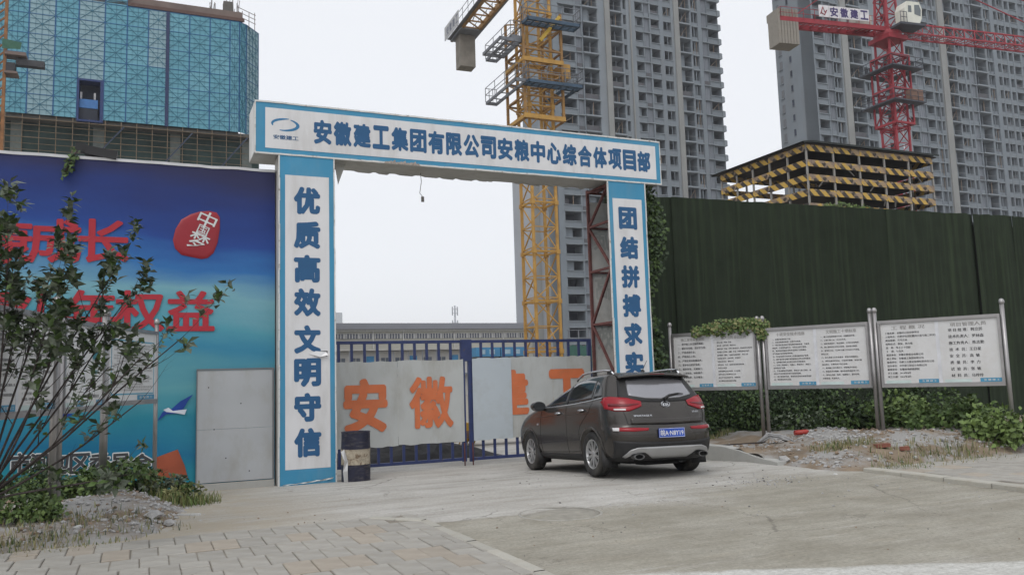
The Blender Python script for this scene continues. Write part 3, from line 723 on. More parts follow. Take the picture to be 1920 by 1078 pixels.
pg = {
 'a': ('施工现场安全须知', ['一、遵守施工安全操作规程；', '二、戴好安全帽，系好安全带；', '三、严禁违章作业；', '四、严禁酒后上岗；', '五、严禁在现场吸烟动火；', '六、爱护安全防护设施；', '七、服从管理，文明施工；', '八、工完场清，材料整齐；', '九、发现隐患，及时报告；', '十、安全第一'], .05, .1),
 'b': ('重大危险源公示牌', ['基坑工程：坍塌、坠落；', '脚手架：高处坠落、物体打击；', '模板支撑：坍塌，责任人现场负责；搭设验收合格使用', '塔吊施工升降机：倾覆、坠落，定期检查维护保养', '临时用电：触电，三级配电两级保护，持证上岗', '临边洞口防护：高处坠落，设置防护', '起重吊装作业：物体打击', '消防安全：火灾，现场配备消防器材设施', '食堂卫生管理', '易燃易爆物品分类存放，专人管理；', '特种作业人员必须持证上岗', '恶劣天气停止高空作业，加强巡查', '发生事故立即启动应急预案'], .032, .08),
 'c': ('十项安全技术措施', ['一、按规定使用安全三宝。', '二、机械设备防护装置一定要齐全有效。', '三、塔吊等起重设备必须有限位保险装置，不准带', '病运转，不准超负荷作业，不准在运转中维修。', '四、架设电线线路必须符合当地电力局的规定，', '电气设备必须全部接零接地。', '五、电动机械和手持电动工具要设漏电保护装置。', '六、脚手架材料及脚手架的搭设必须符合规程要求。', '七、各种缆风绳及其设置必须符合规程要求。', '八、在建工程楼梯口、电梯口、预留洞口、通道口，', '必须有防护设施。', '九、严禁赤脚或穿高跟鞋、拖鞋进入施工现场，高', '空作业不准穿硬底和带钉易滑的鞋靴。', '十、施工现场的悬崖、陡坎等危险地区应设警戒标', '志，夜间要设红灯示警。'], .034, .1),
 'd': ('文明施工十项标准', ['一、施工现场围挡整齐牢固，道路畅通平整。', '二、工地门前三包，无污水外流。', '三、材料堆放整齐，标识清楚，工完料净场地清。', '四、施工现场实行封闭式管理，进出登记制度。', '五、现场办公区、生活区与施工作业区分开设置，', '整洁卫生。', '六、职工食堂卫生符合要求，炊事员持健康证。', '七、建筑垃圾及时清运，不得高空抛撒，现场定期', '洒水降尘，车辆冲洗干净后出场。', '八、夜间施工须办理许可，控制噪声不扰民。', '九、配备医药急救箱，做好防暑降温防寒工作。', '十、现场人员统一着装，佩戴胸卡，遵守纪律，', '文明用语，礼貌待人。'], .034, .08),
 'e': ('工 程 概 况', ['工程名称：安粮中心综合体项目', '工程地点：合肥市包河区徽州大道与南二环交口', '建设规模：万平方米', '结构形式：框架、剪力墙', '层    数：地上三十四层', '工    期：七百天', '建设单位：安徽安粮置业有限公司', '施工单位：安徽建工集团有限公司', '监理单位：合肥工大建设监理有限责任公司', '设计单位：中外建工程设计有限公司', '勘察单位：安徽省地质勘察院', '开工日期：2014年8月', '竣工日期：2016年8月'], .042, .08),
 'f': ('项目管理人员', ['项 目 经 理：韩立民', '技术负责人：罗林森', '施工负责人：陈志勤', '技  术  员：王日星', '安  全  员：高  敏', '质  量  员：李  力', '试  验  员：张  敏', '材  料  员：马玲玲'], .062, .16)}
def right_boards():
    specs = [(1878, 1638, ('e', 'f'), 'steel framed notice board on the right listing eight staff names in large print', None),
             (1629, 1427, ('c', 'd'), 'middle steel framed notice board of the right row, two pages of dense rules', None),
             (1417, 1253, ('a', 'b'), 'steel framed notice board nearest the arch with creeper over its top edge', None)]
    for pr_, pl_, pp, lab, _ in specs:
        sR, sL = s_at(pr_), s_at(pl_); w = sL - sR; p = A0 + DR * sL
        t = thing('notice_board', lab, 'notice board', (p.x, p.y, 0), RZ, 'steel notice boards on the right bank')
        z0, z1 = 1.2, 2.5
        for x in (0, w):
            q = p + (-DR) * x; b = MB(); ball_post(b, x, 0, wh(q) - .1, 2.68); b.build('post', steel, t)
        board(t, .05, w - .05, z0, z1, [pg[k] for k in pp])
right_boards()
# left row, seen at a steep angle
LB = [Vector((-5.96, 13.8, 0)), Vector((-5.9, 12.0, 0)), Vector((-5.62, 10.25, 0)), Vector((-5.35, 8.1, 0))]
def left_boards():
    labs = ['notice board with a boxed table page nearest the grey side door', 'notice board with a helmeted worker drawing behind the leafy shrub', 'notice board cut by the left edge of the photo behind the tree']
    for k in range(3):
        p, q = LB[k + 1], LB[k]; d = q - p; w = d.length; a = math.atan2(d.y, d.x)
        if k == 1: pass
        t = thing('notice_board', labs[k], 'notice board', (p.x, p.y, 0), a, 'steel notice boards on the left bank')
        def hz(pt): u, v, _ = toG(pt); return left_h(u, v) if u < -1.45 else gh(v)
        for x in ((.0, w) if k == 0 else ((.02, w - .1) if k == 1 else (0, w - .13))):
            b = MB(); ball_post(b, x, 0, hz(p + d * (x / w)) - .1, 2.68, .045 if k else .035); b.build('post', steel, t)
        if k == 0:
            z0, z1 = 1.37, 2.55
            for a_, c, d_, e in ((.05, w - .04, z1 - .05, z1), (.05, w - .04, z0, z0 + .07)): box('frame', a_, c, -.04, .03, d_, e, steel, t)
            box('notice_sheet', .05, w - .04, -.01, .01, z0 + .071, z1 - .051, bwhite, t)
            fr = M('table_ink', (.08, .3, .42), .5)
            for a_, c, d_, e in ((.12, w - .12, 2.34, 2.36), (.12, w - .12, 1.53, 1.55), (.12, .135, 1.55, 2.34), (w - .135, w - .12, 1.55, 2.34)): box('table_border', a_, c, -.0135, -.0105, d_, e, fr, t)
            L = [(.2 + (.1 if i % 3 == 0 else 0), 2.29 - i * .043, .028, w - .5 - .25 * (i % 4 == 2), '安全生产责任制度检查记录内容表') for i in range(17)]
            text_block('lettering', L, ink_grey, t, -.0135, .02)
            box('foot_band', w - .75, w - .1, -.0135, -.0105, z0 + .075, z0 + .15, footband, t)
            text_block('lettering', [(w - .68, z0 + .11, .04, .5, '安 徽 建 工')], bwhite, t, -.0155, .02)
        else:
            board(t, .06, w - .16, 1.33, 2.53, [('安全生产', ['', '', '', '', '', '', '', '', '质量第一'], .04, .12), ('安全第一', ['', '', '', '', '', '', '', '', '安全为自己 质量为企业'], .045, .1)] if k == 1 else [pg['c'], pg['d']])
            if k == 1:      # helmeted worker, line drawing
                b = MB(); cx, cz = w * .72, 2.0; y = -.016
                def arc(r0, r1, a0, a1, dz=0, sx=1):
                    n = 12
                    for i in range(n):
                        f0 = R(a0 + (a1 - a0) * i / n); f1 = R(a0 + (a1 - a0) * (i + 1) / n)
                        b.poly([(cx + sx * r1 * math.cos(f0), y, cz + dz + r1 * math.sin(f0)), (cx + sx * r0 * math.cos(f0), y, cz + dz + r0 * math.sin(f0)), (cx + sx * r0 * math.cos(f1), y, cz + dz + r0 * math.sin(f1)), (cx + sx * r1 * math.cos(f1), y, cz + dz + r1 * math.sin(f1))])
                arc(.0, .15, 10, 170, .02); arc(.13, .15, 150, 390, -.02, .9); arc(.04, .055, 200, 340, -.08)
                b.poly([(cx + .06, y, cz - .01), (cx + .02, y, cz - .01), (cx + .02, y, cz - .03), (cx + .06, y, cz - .03)]); b.poly([(cx - .02, y, cz - .01), (cx - .06, y, cz - .01), (cx - .06, y, cz - .03), (cx - .02, y, cz - .03)])
                b.build('worker_drawing', M('draw_ink', (.05, .2, .24), .5), t)
left_boards()

# ---------------------------------------------------------------- green turf covered wall on the right
def turf_wall():
    V = 2.0
    t = gthing('turf_wall', 'tall wall hung with dark green artificial turf sheets behind the notice boards', 'wall', 8.15, V, 0)
    turf = M('turf', (.028, .037, .025), .98, 0, .12, 1.6, bump=1.0, bsc=90, dirt_or_shading=(.052, .072, .042), damt=.7, dsc=7, streak=30, spec=.08, rand=.06)  # lighter vertical streaks in the colour imitate light on the folds
    top0, top1 = ONV(1250, 372, V)[1], ONV(1915, 408, V)[1]
    L = 26; box('wall', 0, L, .12, .35, -.3, top0 - .1, M('wall_dark', (.06, .065, .06), .9), t)
    x = 0; k = 0; r2 = random.Random(5)
    while x < L - .5:
        w = r2.uniform(1.9, 2.15); n, m_ = 60, 16; b = MB(); ph = r2.uniform(0, 9); rows = []
        skew = r2.uniform(-.12, .12)
        for j in range(m_ + 1):
            f = j / m_; row = []
            for i in range(n + 1):
                e = i / n; dep = .085 * mn.noise(Vector((e * 5.5 + ph + skew * f * 4, f * .7, k))) + .03 * mn.noise(Vector((e * 13 + ph, f * 1.3, k)))
                dep += .03 * mn.noise(Vector((e * 3 + f * 2.2 + ph, 1, k))) + .05 * sm(.95, 1, e) - .035 * max(0, mn.noise(Vector((e * 4 + ph - skew * f * 6, f * .5 + 3, k)))) ** .5
                zt = top0 + (top1 - top0) * (x + e * w) / 14
                row.append((x + e * w, dep, -.25 + (zt + .25) * f))
            rows.append(row)
        b.grid(rows); b.build('turf_sheet', turf, t, (0, -.03 * (k % 2), 0)); x += w - .14; k += 1
turf_wall()
bs = gthing('blue_sheet', 'narrow bright blue plastic sheet between the right pillar and the turf wall', 'sheet', 8.14, 1.2, 0)
b = MB(); b.grid([[(0, 0, 1.4), (.16, .02, 1.4), (.3, .15, 1.4)], [(.0, .03, 3.0), (.12, .0, 3.0), (.26, .12, 3.0)], [(-.03, 0, 4.1), (.05, .03, 4.0), (.16, .1, 4.05)]]); b.build('sheet', M('tarp_blue', (.02, .09, .42), .5), bs)
# ---------------------------------------------------------------- unfinished residential towers
tw = M('tower_concrete', (.185, .212, .238), .9, 0, .1, .12, dirt_or_shading=(.16, .165, .17), damt=.55, dsc=.35, streak=4)
tw2 = M('tower_render', (.215, .243, .27), .9, 0, .1, .12, dirt_or_shading=(.19, .19, .19), damt=.5, dsc=.5, streak=5)
twp = M('tower_pier', (.25, .255, .25), .9, 0, .1, .2, dirt_or_shading=(.2, .19, .18), damt=.5, dsc=.6, streak=5)
tin_ = M('tower_inside', (.03, .036, .055), .9, 0, .35, .25, rand=.35)  # near-black tone imitates the shade inside the open rooms
tgr = M('tower_grille', (.20, .215, .245), .8, 0, .1, 1, rand=.12)
wfr = M('window_white', (.7, .7, .72), .5)
def tower(label, V, cols, zref, nfl, zbase, px0, px1, y, side_w=None, DEP=14.0, fh=3.0, fins=None, group=None, sidewin=False):
    """cols: (x0, x1, kind) photo columns read along row y; zref = z of a window head"""
    uL, uR = ONV(px0, y, V)[0], ONV(px1, y, V)[0]
    t = gthing('apartment_tower', label, 'tower block', uL, V, 0)
    if group: t['group'] = group
    W_ = uR - uL; zs = [zref + (k - 40) * fh for k in range(90)]; zs = [z for z in zs if zbase < z - fh + .2][:nfl]
    ztop = zs[-1] + 1.2
    depth = 3.2
    box('core_wall', .05, W_ - .05, depth, DEP, zbase, ztop, tw, t)
    cur = 0.0; C_ = []
    for a, c, kind in cols: C_.append((ONV(a, y, V)[0] - uL, ONV(c, y, V)[0] - uL, kind))
    edges = []
    for a, c, kind in C_:
        if kind == 'pier': continue
        if a > cur + .02: edges.append((cur, a, 0))
        cur = c
    if cur < W_ - .02: edges.append((cur, W_, 0))
    for a, c, _ in edges:
        proud = 0
        for pa, pc, kind in C_:
            if kind == 'pier' and pa < c and pc > a: box('pier', max(pa, a), min(pc, c), -.35, -.002, zbase, ztop, twp, t)
        box('wall_panel', a, c, 0, depth, zbase, ztop, tw2 if (c - a) > 1.5 else tw, t)
    # floor slabs over the whole front
    b = MB(); b.box(.03, W_ - .03, .06, depth + .2, -.18, .12); sl = b.mesh('floor_slab', tw2)
    for z in zs: put('floor_slab', sl, t, (0, 0, z + .1 + .12))
    for a, c, kind in C_:
        if kind == 'pier': continue
        w = c - a; b = MB()
        bot = -(fh - .3)           # bottom of this floor's opening band, head at 0
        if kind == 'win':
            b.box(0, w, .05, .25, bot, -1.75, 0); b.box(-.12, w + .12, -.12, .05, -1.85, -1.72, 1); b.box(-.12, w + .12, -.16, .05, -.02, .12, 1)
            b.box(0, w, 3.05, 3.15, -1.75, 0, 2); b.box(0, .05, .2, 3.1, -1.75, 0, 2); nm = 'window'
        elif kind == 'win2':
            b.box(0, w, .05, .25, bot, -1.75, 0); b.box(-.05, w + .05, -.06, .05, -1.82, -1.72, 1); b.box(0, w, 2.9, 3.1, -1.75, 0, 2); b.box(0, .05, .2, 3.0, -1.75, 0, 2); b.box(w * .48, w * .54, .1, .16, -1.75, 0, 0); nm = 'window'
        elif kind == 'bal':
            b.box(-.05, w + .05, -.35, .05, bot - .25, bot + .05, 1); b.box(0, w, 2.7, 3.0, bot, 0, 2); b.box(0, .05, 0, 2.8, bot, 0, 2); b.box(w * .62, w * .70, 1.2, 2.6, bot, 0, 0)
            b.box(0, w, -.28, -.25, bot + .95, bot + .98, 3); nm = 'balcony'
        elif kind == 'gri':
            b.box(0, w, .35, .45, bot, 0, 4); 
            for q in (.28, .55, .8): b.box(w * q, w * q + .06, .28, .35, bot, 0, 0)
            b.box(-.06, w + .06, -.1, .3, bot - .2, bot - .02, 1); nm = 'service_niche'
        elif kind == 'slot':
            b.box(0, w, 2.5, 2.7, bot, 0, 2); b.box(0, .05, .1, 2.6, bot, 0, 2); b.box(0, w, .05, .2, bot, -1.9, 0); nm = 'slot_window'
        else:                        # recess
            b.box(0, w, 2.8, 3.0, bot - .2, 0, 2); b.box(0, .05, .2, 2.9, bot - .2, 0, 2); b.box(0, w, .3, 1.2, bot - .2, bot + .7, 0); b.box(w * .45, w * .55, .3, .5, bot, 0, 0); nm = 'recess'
        vr = []
        for q in range(5):
            c_ = MB(); c_.v = list(b.v); c_.f = list(b.f); c_.m = list(b.m); c_.sm = list(b.sm)
            if kind in ('win', 'bal', 'win2', 'rec'):
                hh = 1.75 if kind in ('win', 'win2') else -bot
                if q == 1: c_.box(0, w * .5, .6, .7, -hh, 0, 0)
                if q == 2: c_.box(w * .1, w * .4, .9, 1.0, -hh, -hh * .3, 5); c_.box(w * .55, w * .6, .3, .4, -hh, 0, 6)
                if q == 3: c_.box(w * .05, w * .95, .35, .4, -hh, -hh * .55, 5)
                if q == 4: c_.bar((w * .1, .3, -hh), (w * .8, .5, -.1), .09, .09, 6); c_.bar((w * .7, .2, -hh), (w * .7, .2, 0), .08, .08, 6)
            elif kind == 'gri' and q in (1, 3): c_.box(w * .1, w * .9, .1, .34, bot, bot + .8, 0 if q == 1 else 5)
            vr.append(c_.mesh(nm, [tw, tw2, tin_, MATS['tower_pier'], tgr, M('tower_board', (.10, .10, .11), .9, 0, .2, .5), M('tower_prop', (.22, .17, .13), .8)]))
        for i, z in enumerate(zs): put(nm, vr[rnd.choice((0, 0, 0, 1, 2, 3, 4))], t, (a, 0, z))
    if fins:
        b = MB(); b.box(0, .7, -.1, 3.0, -1.1, .0); b.box(.1, .6, .0, 2.9, -.05, .12); me = b.mesh('end_balcony', [tw2])
        for z in zs: put('end_balcony', me, t, (W_ - .1, 0, z - 1.75))
    # left gable with small windows
    if sidewin:
        b = MB(); b.box(-.03, .1, 0, .55, -1.3, 0); b.box(-.12, 0, -.1, .65, -1.36, -1.3, 1); me = b.mesh('gable_window', [tin_, tw2])
        b2_ = MB(); b2_.box(-.03, .1, 0, .8, -1.7, .0); b2_.box(-.25, 0, -.1, .9, -1.8, -1.7, 1); me2 = b2_.mesh('gable_window', [M('gable_niche', (.16, .165, .18), .9), tw2])
        for z in zs: put('gable_window', me, t, (0, side_w * .58, z - .2)); put('gable_window', me2, t, (0, side_w * .83, z - .4))
    box('gable_wall', -.0, .049, .0, side_w or 6, zbase, ztop, tw2, t)
    return t, zs
def Z2(x): return 1040 + x / 2.836
def Z3(x): return 1430 + x / 3.849
mid = [(35, 120, 'win'), (128, 160, 'gri'), (165, 245, 'bal'), (283, 310, 'pier'), (313, 376, 'bal'), (386, 402, 'slot'), (418, 424, 'pier'), (450, 490, 'win'), (495, 525, 'gri'),
       (533, 577, 'win'), (600, 642, 'win2'), (655, 680, 'pier'), (682, 742, 'bal'), (752, 786, 'rec'), (805, 836, 'gri'), (838, 892, 'win')]
VM = 114
tower('grey unfinished tower block with a bare concrete grid front behind the yellow crane', VM, [(Z2(a), Z2(c), k) for a, c, k in mid],
      ONV(1066, 185, VM)[1], 40, -.24, 1040, Z2(893), 200, 7, 14.0, 3.0, fins=True)
rt = [(408, 478, 'win'), (488, 532, 'gri'), (536, 592, 'rec'), (600, 642, 'pier'), (648, 748, 'bal'), (755, 818, 'win2'), (900, 960, 'win'), (1062, 1120, 'win'), (1128, 1180, 'gri'), (1186, 1238, 'win'),
      (1250, 1282, 'rec'), (1288, 1308, 'slot'), (1312, 1352, 'pier'), (1356, 1422, 'bal'), (1430, 1482, 'win2'), (1492, 1512, 'slot'), (1520, 1556, 'gri'), (1562, 1642, 'bal'), (1656, 1700, 'rec'),
      (1728, 1752, 'slot'), (1760, 1800, 'win2'), (1812, 1840, 'slot'), (1850, 1895, 'win'), (1910, 1945, 'gri'), (1955, 2000, 'win')]
VR = 101
tower('wide grey unfinished tower block at the right edge behind the red crane', VR, [(Z3(a), Z3(c), k) for a, c, k in rt],
      ONV(Z3(440), 162 + 27.3 * .25, VR)[1], 40, -.24, Z3(395), Z3(2080), 200, 10.2, 10.3, 3.0, sidewin=True)
# lower stair wing seen through the arch beside the yellow crane
def wing():
    V = 118; a = ONV(1002, 450, V)[0]; c = ONV(1046, 450, V)[0]
    t = gthing('stair_wing', 'plain grey stair block seen through the arch behind the yellow crane mast', 'building', a, V, 0)
    z1 = ONV(1020, 300, V)[1]; w = c - a
    box('wall', 0, w, 0, 9, -.24, z1, M('wing_grey', (.33, .345, .37), .9, 0, .06, .2), t)
    box('wall_corner', w * .02, w * .25, -.2, -.01, -.24, z1, twp, t)
    b = MB(); b.box(0, .9, 0, .3, 0, 1.9); me = b.mesh('window', tin_); z = 2
    while z < z1 - 3: put('window', me, t, (w - 1.1, -.05, z)); z += 3
    # blank flank of the main block under the beam
wing()

# ---------------------------------------------------------------- building wrapped in blue climbing screen
def blue_building():
    V = 75; y = 120
    xs = [-40, -5, 13, 53.5, 102, 145, 195, 237, 277, 315, 354, 393, 430.5, 448]
    # column joints measured along one row of the photo
    u = [ONV(x, y, V)[0] for x in [-60, -28, 10, 52, 102, 146, 195.5, 237.5, 277.5, 314, 355, 393.5, 431, 449]]
    t = gthing('screened_building', 'building wrapped in bright blue perforated climbing screens above brown scaffolding', 'building', u[0], V, 0)
    ztop = ONV(451, 42, V)[1]; zbot = ONV(451, 248.5, V)[1]; ztop0 = ONV(150, 3, V)[1]
    rows = 6; ph = (ztop - zbot) / rows
    cols_ = {k: M('screen_' + k, c, .6, .1, .06, .5, dirt_or_shading=tuple(x * .7 for x in c), damt=.4, dsc=.4) for k, c in (('teal', (.12, .33, .42)), ('sky', (.15, .37, .46)), ('grey', (.25, .38, .43)))}
    fr = M('screen_frame', (.025, .12, .28), .5, .2); ft = M('screen_wire', (.03, .14, .21), .6)
    def panel(w, h, mat, strong):
        b = MB(); b.box(0.02, w - .02, 0, .03, .01, h - .01, 0)
        def ln(p, q, s, m): b.bar((p[0], -.03, p[1]), (q[0], -.03, q[1]), s, .04, m)
        for f in (.25, .5, .75): ln((0, h * f), (w, h * f), .012 if f != .5 else .035, 2)
        for f in (.5,): ln((w * f, 0), (w * f, h), .035, 2)
        for f in (.25, .75): ln((w * f, 0), (w * f, h), .012, 2)
        ln((0, 0), (w, h), .03, 2); ln((0, h), (w, 0), .03, 2)
        b.box(0, .045, -.05, .04, 0, h, 1); b.box(w - .045, w, -.05, .04, 0, h, 1); b.box(.045, w - .045, -.05, .0, h - .05, h, 1)
        return b.mesh('screen_panel', [mat, fr, ft])
    n = len(u) - 1
    for i in range(n):
        w = u[i + 1] - u[i]
        dark = i == 8
        for r in range(rows + 3):
            z = zbot + r * ph
            if i == 5 and r < 2: continue
            k = 'grey' if (i == 3 or (i == 5 and r >= 2) or (i == 8 and r >= 3)) else ('sky' if (i * 7 + r) % 4 == 0 else 'teal')
            if z + ph > ztop + 3.4 * ph * max(0, (9.5 - i)) : continue
            if r >= rows: 
                if i > 6: continue
            me = panel(w - .02, ph - .01, cols_[k], False); put('screen_panel', me, t, (u[i] - u[0], 0, z))
    # dark gap between the two screens
    g = u[9] - u[0]; box('screen_post', g - .18, g + .16, -.12, .1, zbot - .1, ztop, M('screen_post', (.014, .028, .09), .5), t)
    # chamfered corner
    L = u[-1] - u[0]; p0 = Vector((L, 0)); 
    def cpan(p, q, mat, nm='screen_panel'):
        d = q - p; w = d.length; a = math.atan2(d.y, d.x)
        for r in range(rows):
            put(nm, panel(w - .02, ph - .01, mat, False), t, (p.x, p.y, zbot + r * ph), (0, 0, a))
    p1 = Vector((L + .75, .5)); p2 = Vector((L + 2.25, 2.4)); cpan(p0, p1, cols_['teal']); cpan(p1, p2, cols_['grey'])
    p3 = Vector((L + 2.3, 6)); cpan(p2, p3, cols_['grey'])
    # lift bay
    a, c = u[5] - u[0], u[6] - u[0]; zt_ = zbot + 2 * ph
    dk = M('bay_dark', (.03, .035, .05), .8); db = M('bay_blue', (.015, .035, .13), .5)
    box('bay_back', a, c, 1.4, 1.5, zbot - .3, zt_, dk, t)
    for x0, x1, z0, z1, m in ((a, a + .18, zbot - .3, zt_, db), (c - .3, c, zbot - .3, zt_, db), (a + .18, c - .3, zt_ - .2, zt_, db), (a + .18, c - .3, zbot - .3, zbot - .1, db)):
        box('bay_frame', x0, x1, -.08, 1.39, z0, z1, m, t)
    box('bay_platform', a + .2, c - .5, .3, 1.2, zbot + 1.2, zbot + 2.1, M('bay_panel', (.05, .17, .42), .5), t)
    box('bay_platform', a + .2, c - .5, .3, 1.2, zbot - .09, zbot + 1.15, dk, t)
    for k in (.28, .38, 1.5, 1.6): box('bay_rail', a + k, a + k + .05, .25, .3, zbot + 2.1, zbot + 2.8, wfr, t)
    # body of the building, roof slab and clutter
    body = M('site_concrete', (.12, .115, .105), .9, 0, .2, .3)
    box('core_wall', .3, L + 2.0, 3.0, 30, -.24, zbot, body, t); box('core_wall', .3, L + .2, 3.0, 30, zbot + .01, ztop + .2, body, t)
    rs = M('roof_slab_brown', (.17, .13, .115), .9, 0, .2, .6)
    box('roof_slab', 0, L + .3, .25, 30, ztop + .25, ztop + 1.2, rs, t); box('roof_edge', 0, L + .5, .0, .24, ztop + .1, ztop + .45, M('rail_rust', (.11, .065, .055), .8), t)
    r2 = random.Random(4); b = MB()
    for k in range(26):
        x = L - r2.uniform(0, 3.2); b.bar((x, 1 + r2.uniform(0, 1), ztop + 1.2), (x + r2.uniform(-.15, .15), 1, ztop + 1.2 + r2.uniform(.6, 2.0)), .05)
    b.build('rebar', M('rebar', (.10, .075, .06), .8), t)
    box('roof_crate', L - 1.6, L - .6, 1, 2, ztop + 1.5, ztop + 2.6, body, t)
    b = MB()
    for x in (L + .3, L + 1.0, L + 1.6): b.bar((x, .3, ztop - .6), (x, .3, ztop + 1.4), .06)
    for z in (.3, .8, 1.3): b.bar((L - .2, .3, ztop + z + .5), (L + 1.7, .3, ztop + z - .2), .05)
    b.build('roof_guard', MATS['rebar'], t)
    # scaffolding below the screens
    pole = M('scaffold_pole', (.17, .125, .08), .7, .1, .2, 4); poleb = M('scaffold_brace', (.04, .055, .09), .6)
    net = M('safety_net_green', (.028, .05, .046), .95, 0, .35, .5, dirt_or_shading=(.045, .075, .07), damt=.6, dsc=.7); nc = M('concrete_column', (.13, .15, .14), .9)
    box('net', 0, L + 2.2, 1.6, 1.65, -.2, zbot - .25, net, t); box('net', L + 2.21, L + 2.26, 1.6, 8, -.2, zbot - .25, net, t)
    box('deck', 0, L + 2.2, .4, 8, zbot - .4, zbot - .03, body, t)
    k = 0; x = .3
    while x < L + .5:
        if k % 5 == 2: box('column', x + .3, x + 1.3, 1.45, 1.58, 10, zbot - .3, nc, t)
        b = MB(); b.tube([(x, 0, 6), (x, 0, zbot - .05)], .04, 5); b.build('scaffold_pole', pole, t)
        k += 1; x += 1.45
    z = zbot - .5; i = 0
    while z > 9:
        b = MB(); b.tube([(0, -.08, z), (L + .9, -.08, z)], .028 if i % 3 else .042, 5); b.build('scaffold_rail', pole, t); z -= .62; i += 1
    for x0 in (9.0, 15.5, 21):
        b = MB(); b.bar((x0, -.15, zbot - 6.5), (x0 + 4.6, -.15, zbot - .6), .12); b.build('scaffold_brace', poleb, t)
    t2 = thing('site_hoist', 'rusty orange hoist mast at the left edge in front of the blue screens', 'hoist', ATY(2, 200, 70) * 1.0, ANG)
    t2.location.z = 0
    rz_ = M('hoist_orange', (.25, .12, .05), .8, .1, .3, 2)
    b = MB()
    for x in (-.6, .15): b.bar((x, 0, 0), (x, 0, 38), .25)
    zz = 18
    while zz < 38: b.bar((-.6, 0, zz), (.15, 0, zz + .8), .12); zz += .8
    b.build('mast', rz_, t2)
    zp = ATY(30, 100, 70).z
    b = MB(); b.box(.2, 1.8, -.6, .8, zp - .2, zp + .1); b.box(.2, 1.2, -.6, .8, zp - 1.9, zp - 1.7); b.build('platform', rs, t2)
    b = MB(); b.box(1.0, 3.2, -.1, .6, zp - .9, zp - .35); b.bar((.8, .2, zp), (2.6, .2, zp - .8), .2); b.build('boom', M('boom_dark', (.06, .06, .065), .8), t2)
    b = MB(); b.grid([[(.0, -.7, zp + .2), (1.4, -.7, zp + .3)], [(0, -.75, zp + 1.1), (1.5, -.75, zp + .9)]]); b.build('net', M('net_bright', (.05, .13, .09), .9), t2)
    b = MB(); b.box(.3, 1.0, -.5, .3, zp - 1.7, zp - .9); b.build('crate', M('crate_dark', (.04, .04, .045), .8), t2)
blue_building()

# ---------------------------------------------------------------- tower cranes
def mast_section(w, h, mat, th=.13, name='mast_section', sub=2):
    b = MB(); c = w / 2
    P_ = [(-c, -c), (c, -c), (c, c), (-c, c)]
    for x, y in P_: b.bar((x, y, 0), (x, y, h), th)
    for i in range(4):
        p, q = P_[i], P_[(i + 1) % 4]
        b.bar((*p, .02), (*q, .02), th * .7); b.bar((*p, .25), (*q, .25), th * .35)
        b.bar((*p, h * .5), (*q, h * .5), th * .4)
        if i % 2 == 0:
            b.bar((*p, h), (*q, h * .5), th * .42); b.bar((*q, h * .5), (*p, .1), th * .42)
        else:
            b.bar((*p, h), (*q, h * .5), th * .42); b.bar((*q, h * .5), (*p, .1), th * .42)
    for x, y in P_: b.box(x - th * .8, x + th * .8, y - th * .8, y + th * .8, -.14, .14)
    return b.mesh(name, mat)
def lattice(b, p, q, w, h, n, th, up=Vector((0, 0, 1)), tri=True):
    p = Vector(p); q = Vector(q); d = (q - p).normalized(); s = d.cross(up).normalized() * (w / 2); L = (q - p).length
    A = [p - s, p + s]; B = [q - s, q + s]; T0 = p + up * h; T1 = q + up * h
    b.bar(A[0], B[0], th); b.bar(A[1], B[1], th); b.bar(T0, T1, th)
    for i in range(n):
        f0, f1, fm = i / n, (i + 1) / n, (i + .5) / n
        for k in (0, 1):
            a = A[k].lerp(B[k], f0); c = A[k].lerp(B[k], f1); m = T0.lerp(T1, fm); b.bar(a, m, th * .45); b.bar(m, c, th * .45)
        b.bar(A[0].lerp(B[0], f0), A[1].lerp(B[1], f0), th * .45); b.bar(A[0].lerp(B[0], f0), A[1].lerp(B[1], f1), th * .4)
def rail(b, pts, h, th, n):
    for i in range(len(pts) - 1):
        p = Vector(pts[i]); q = Vector(pts[i + 1])
        for z in (h, h * .5): b.bar(p + Vector((0, 0, z)), q + Vector((0, 0, z)), th)
        for k in range(n + 1): a = p.lerp(q, k / n); b.bar(a, a + Vector((0, 0, h)), th)
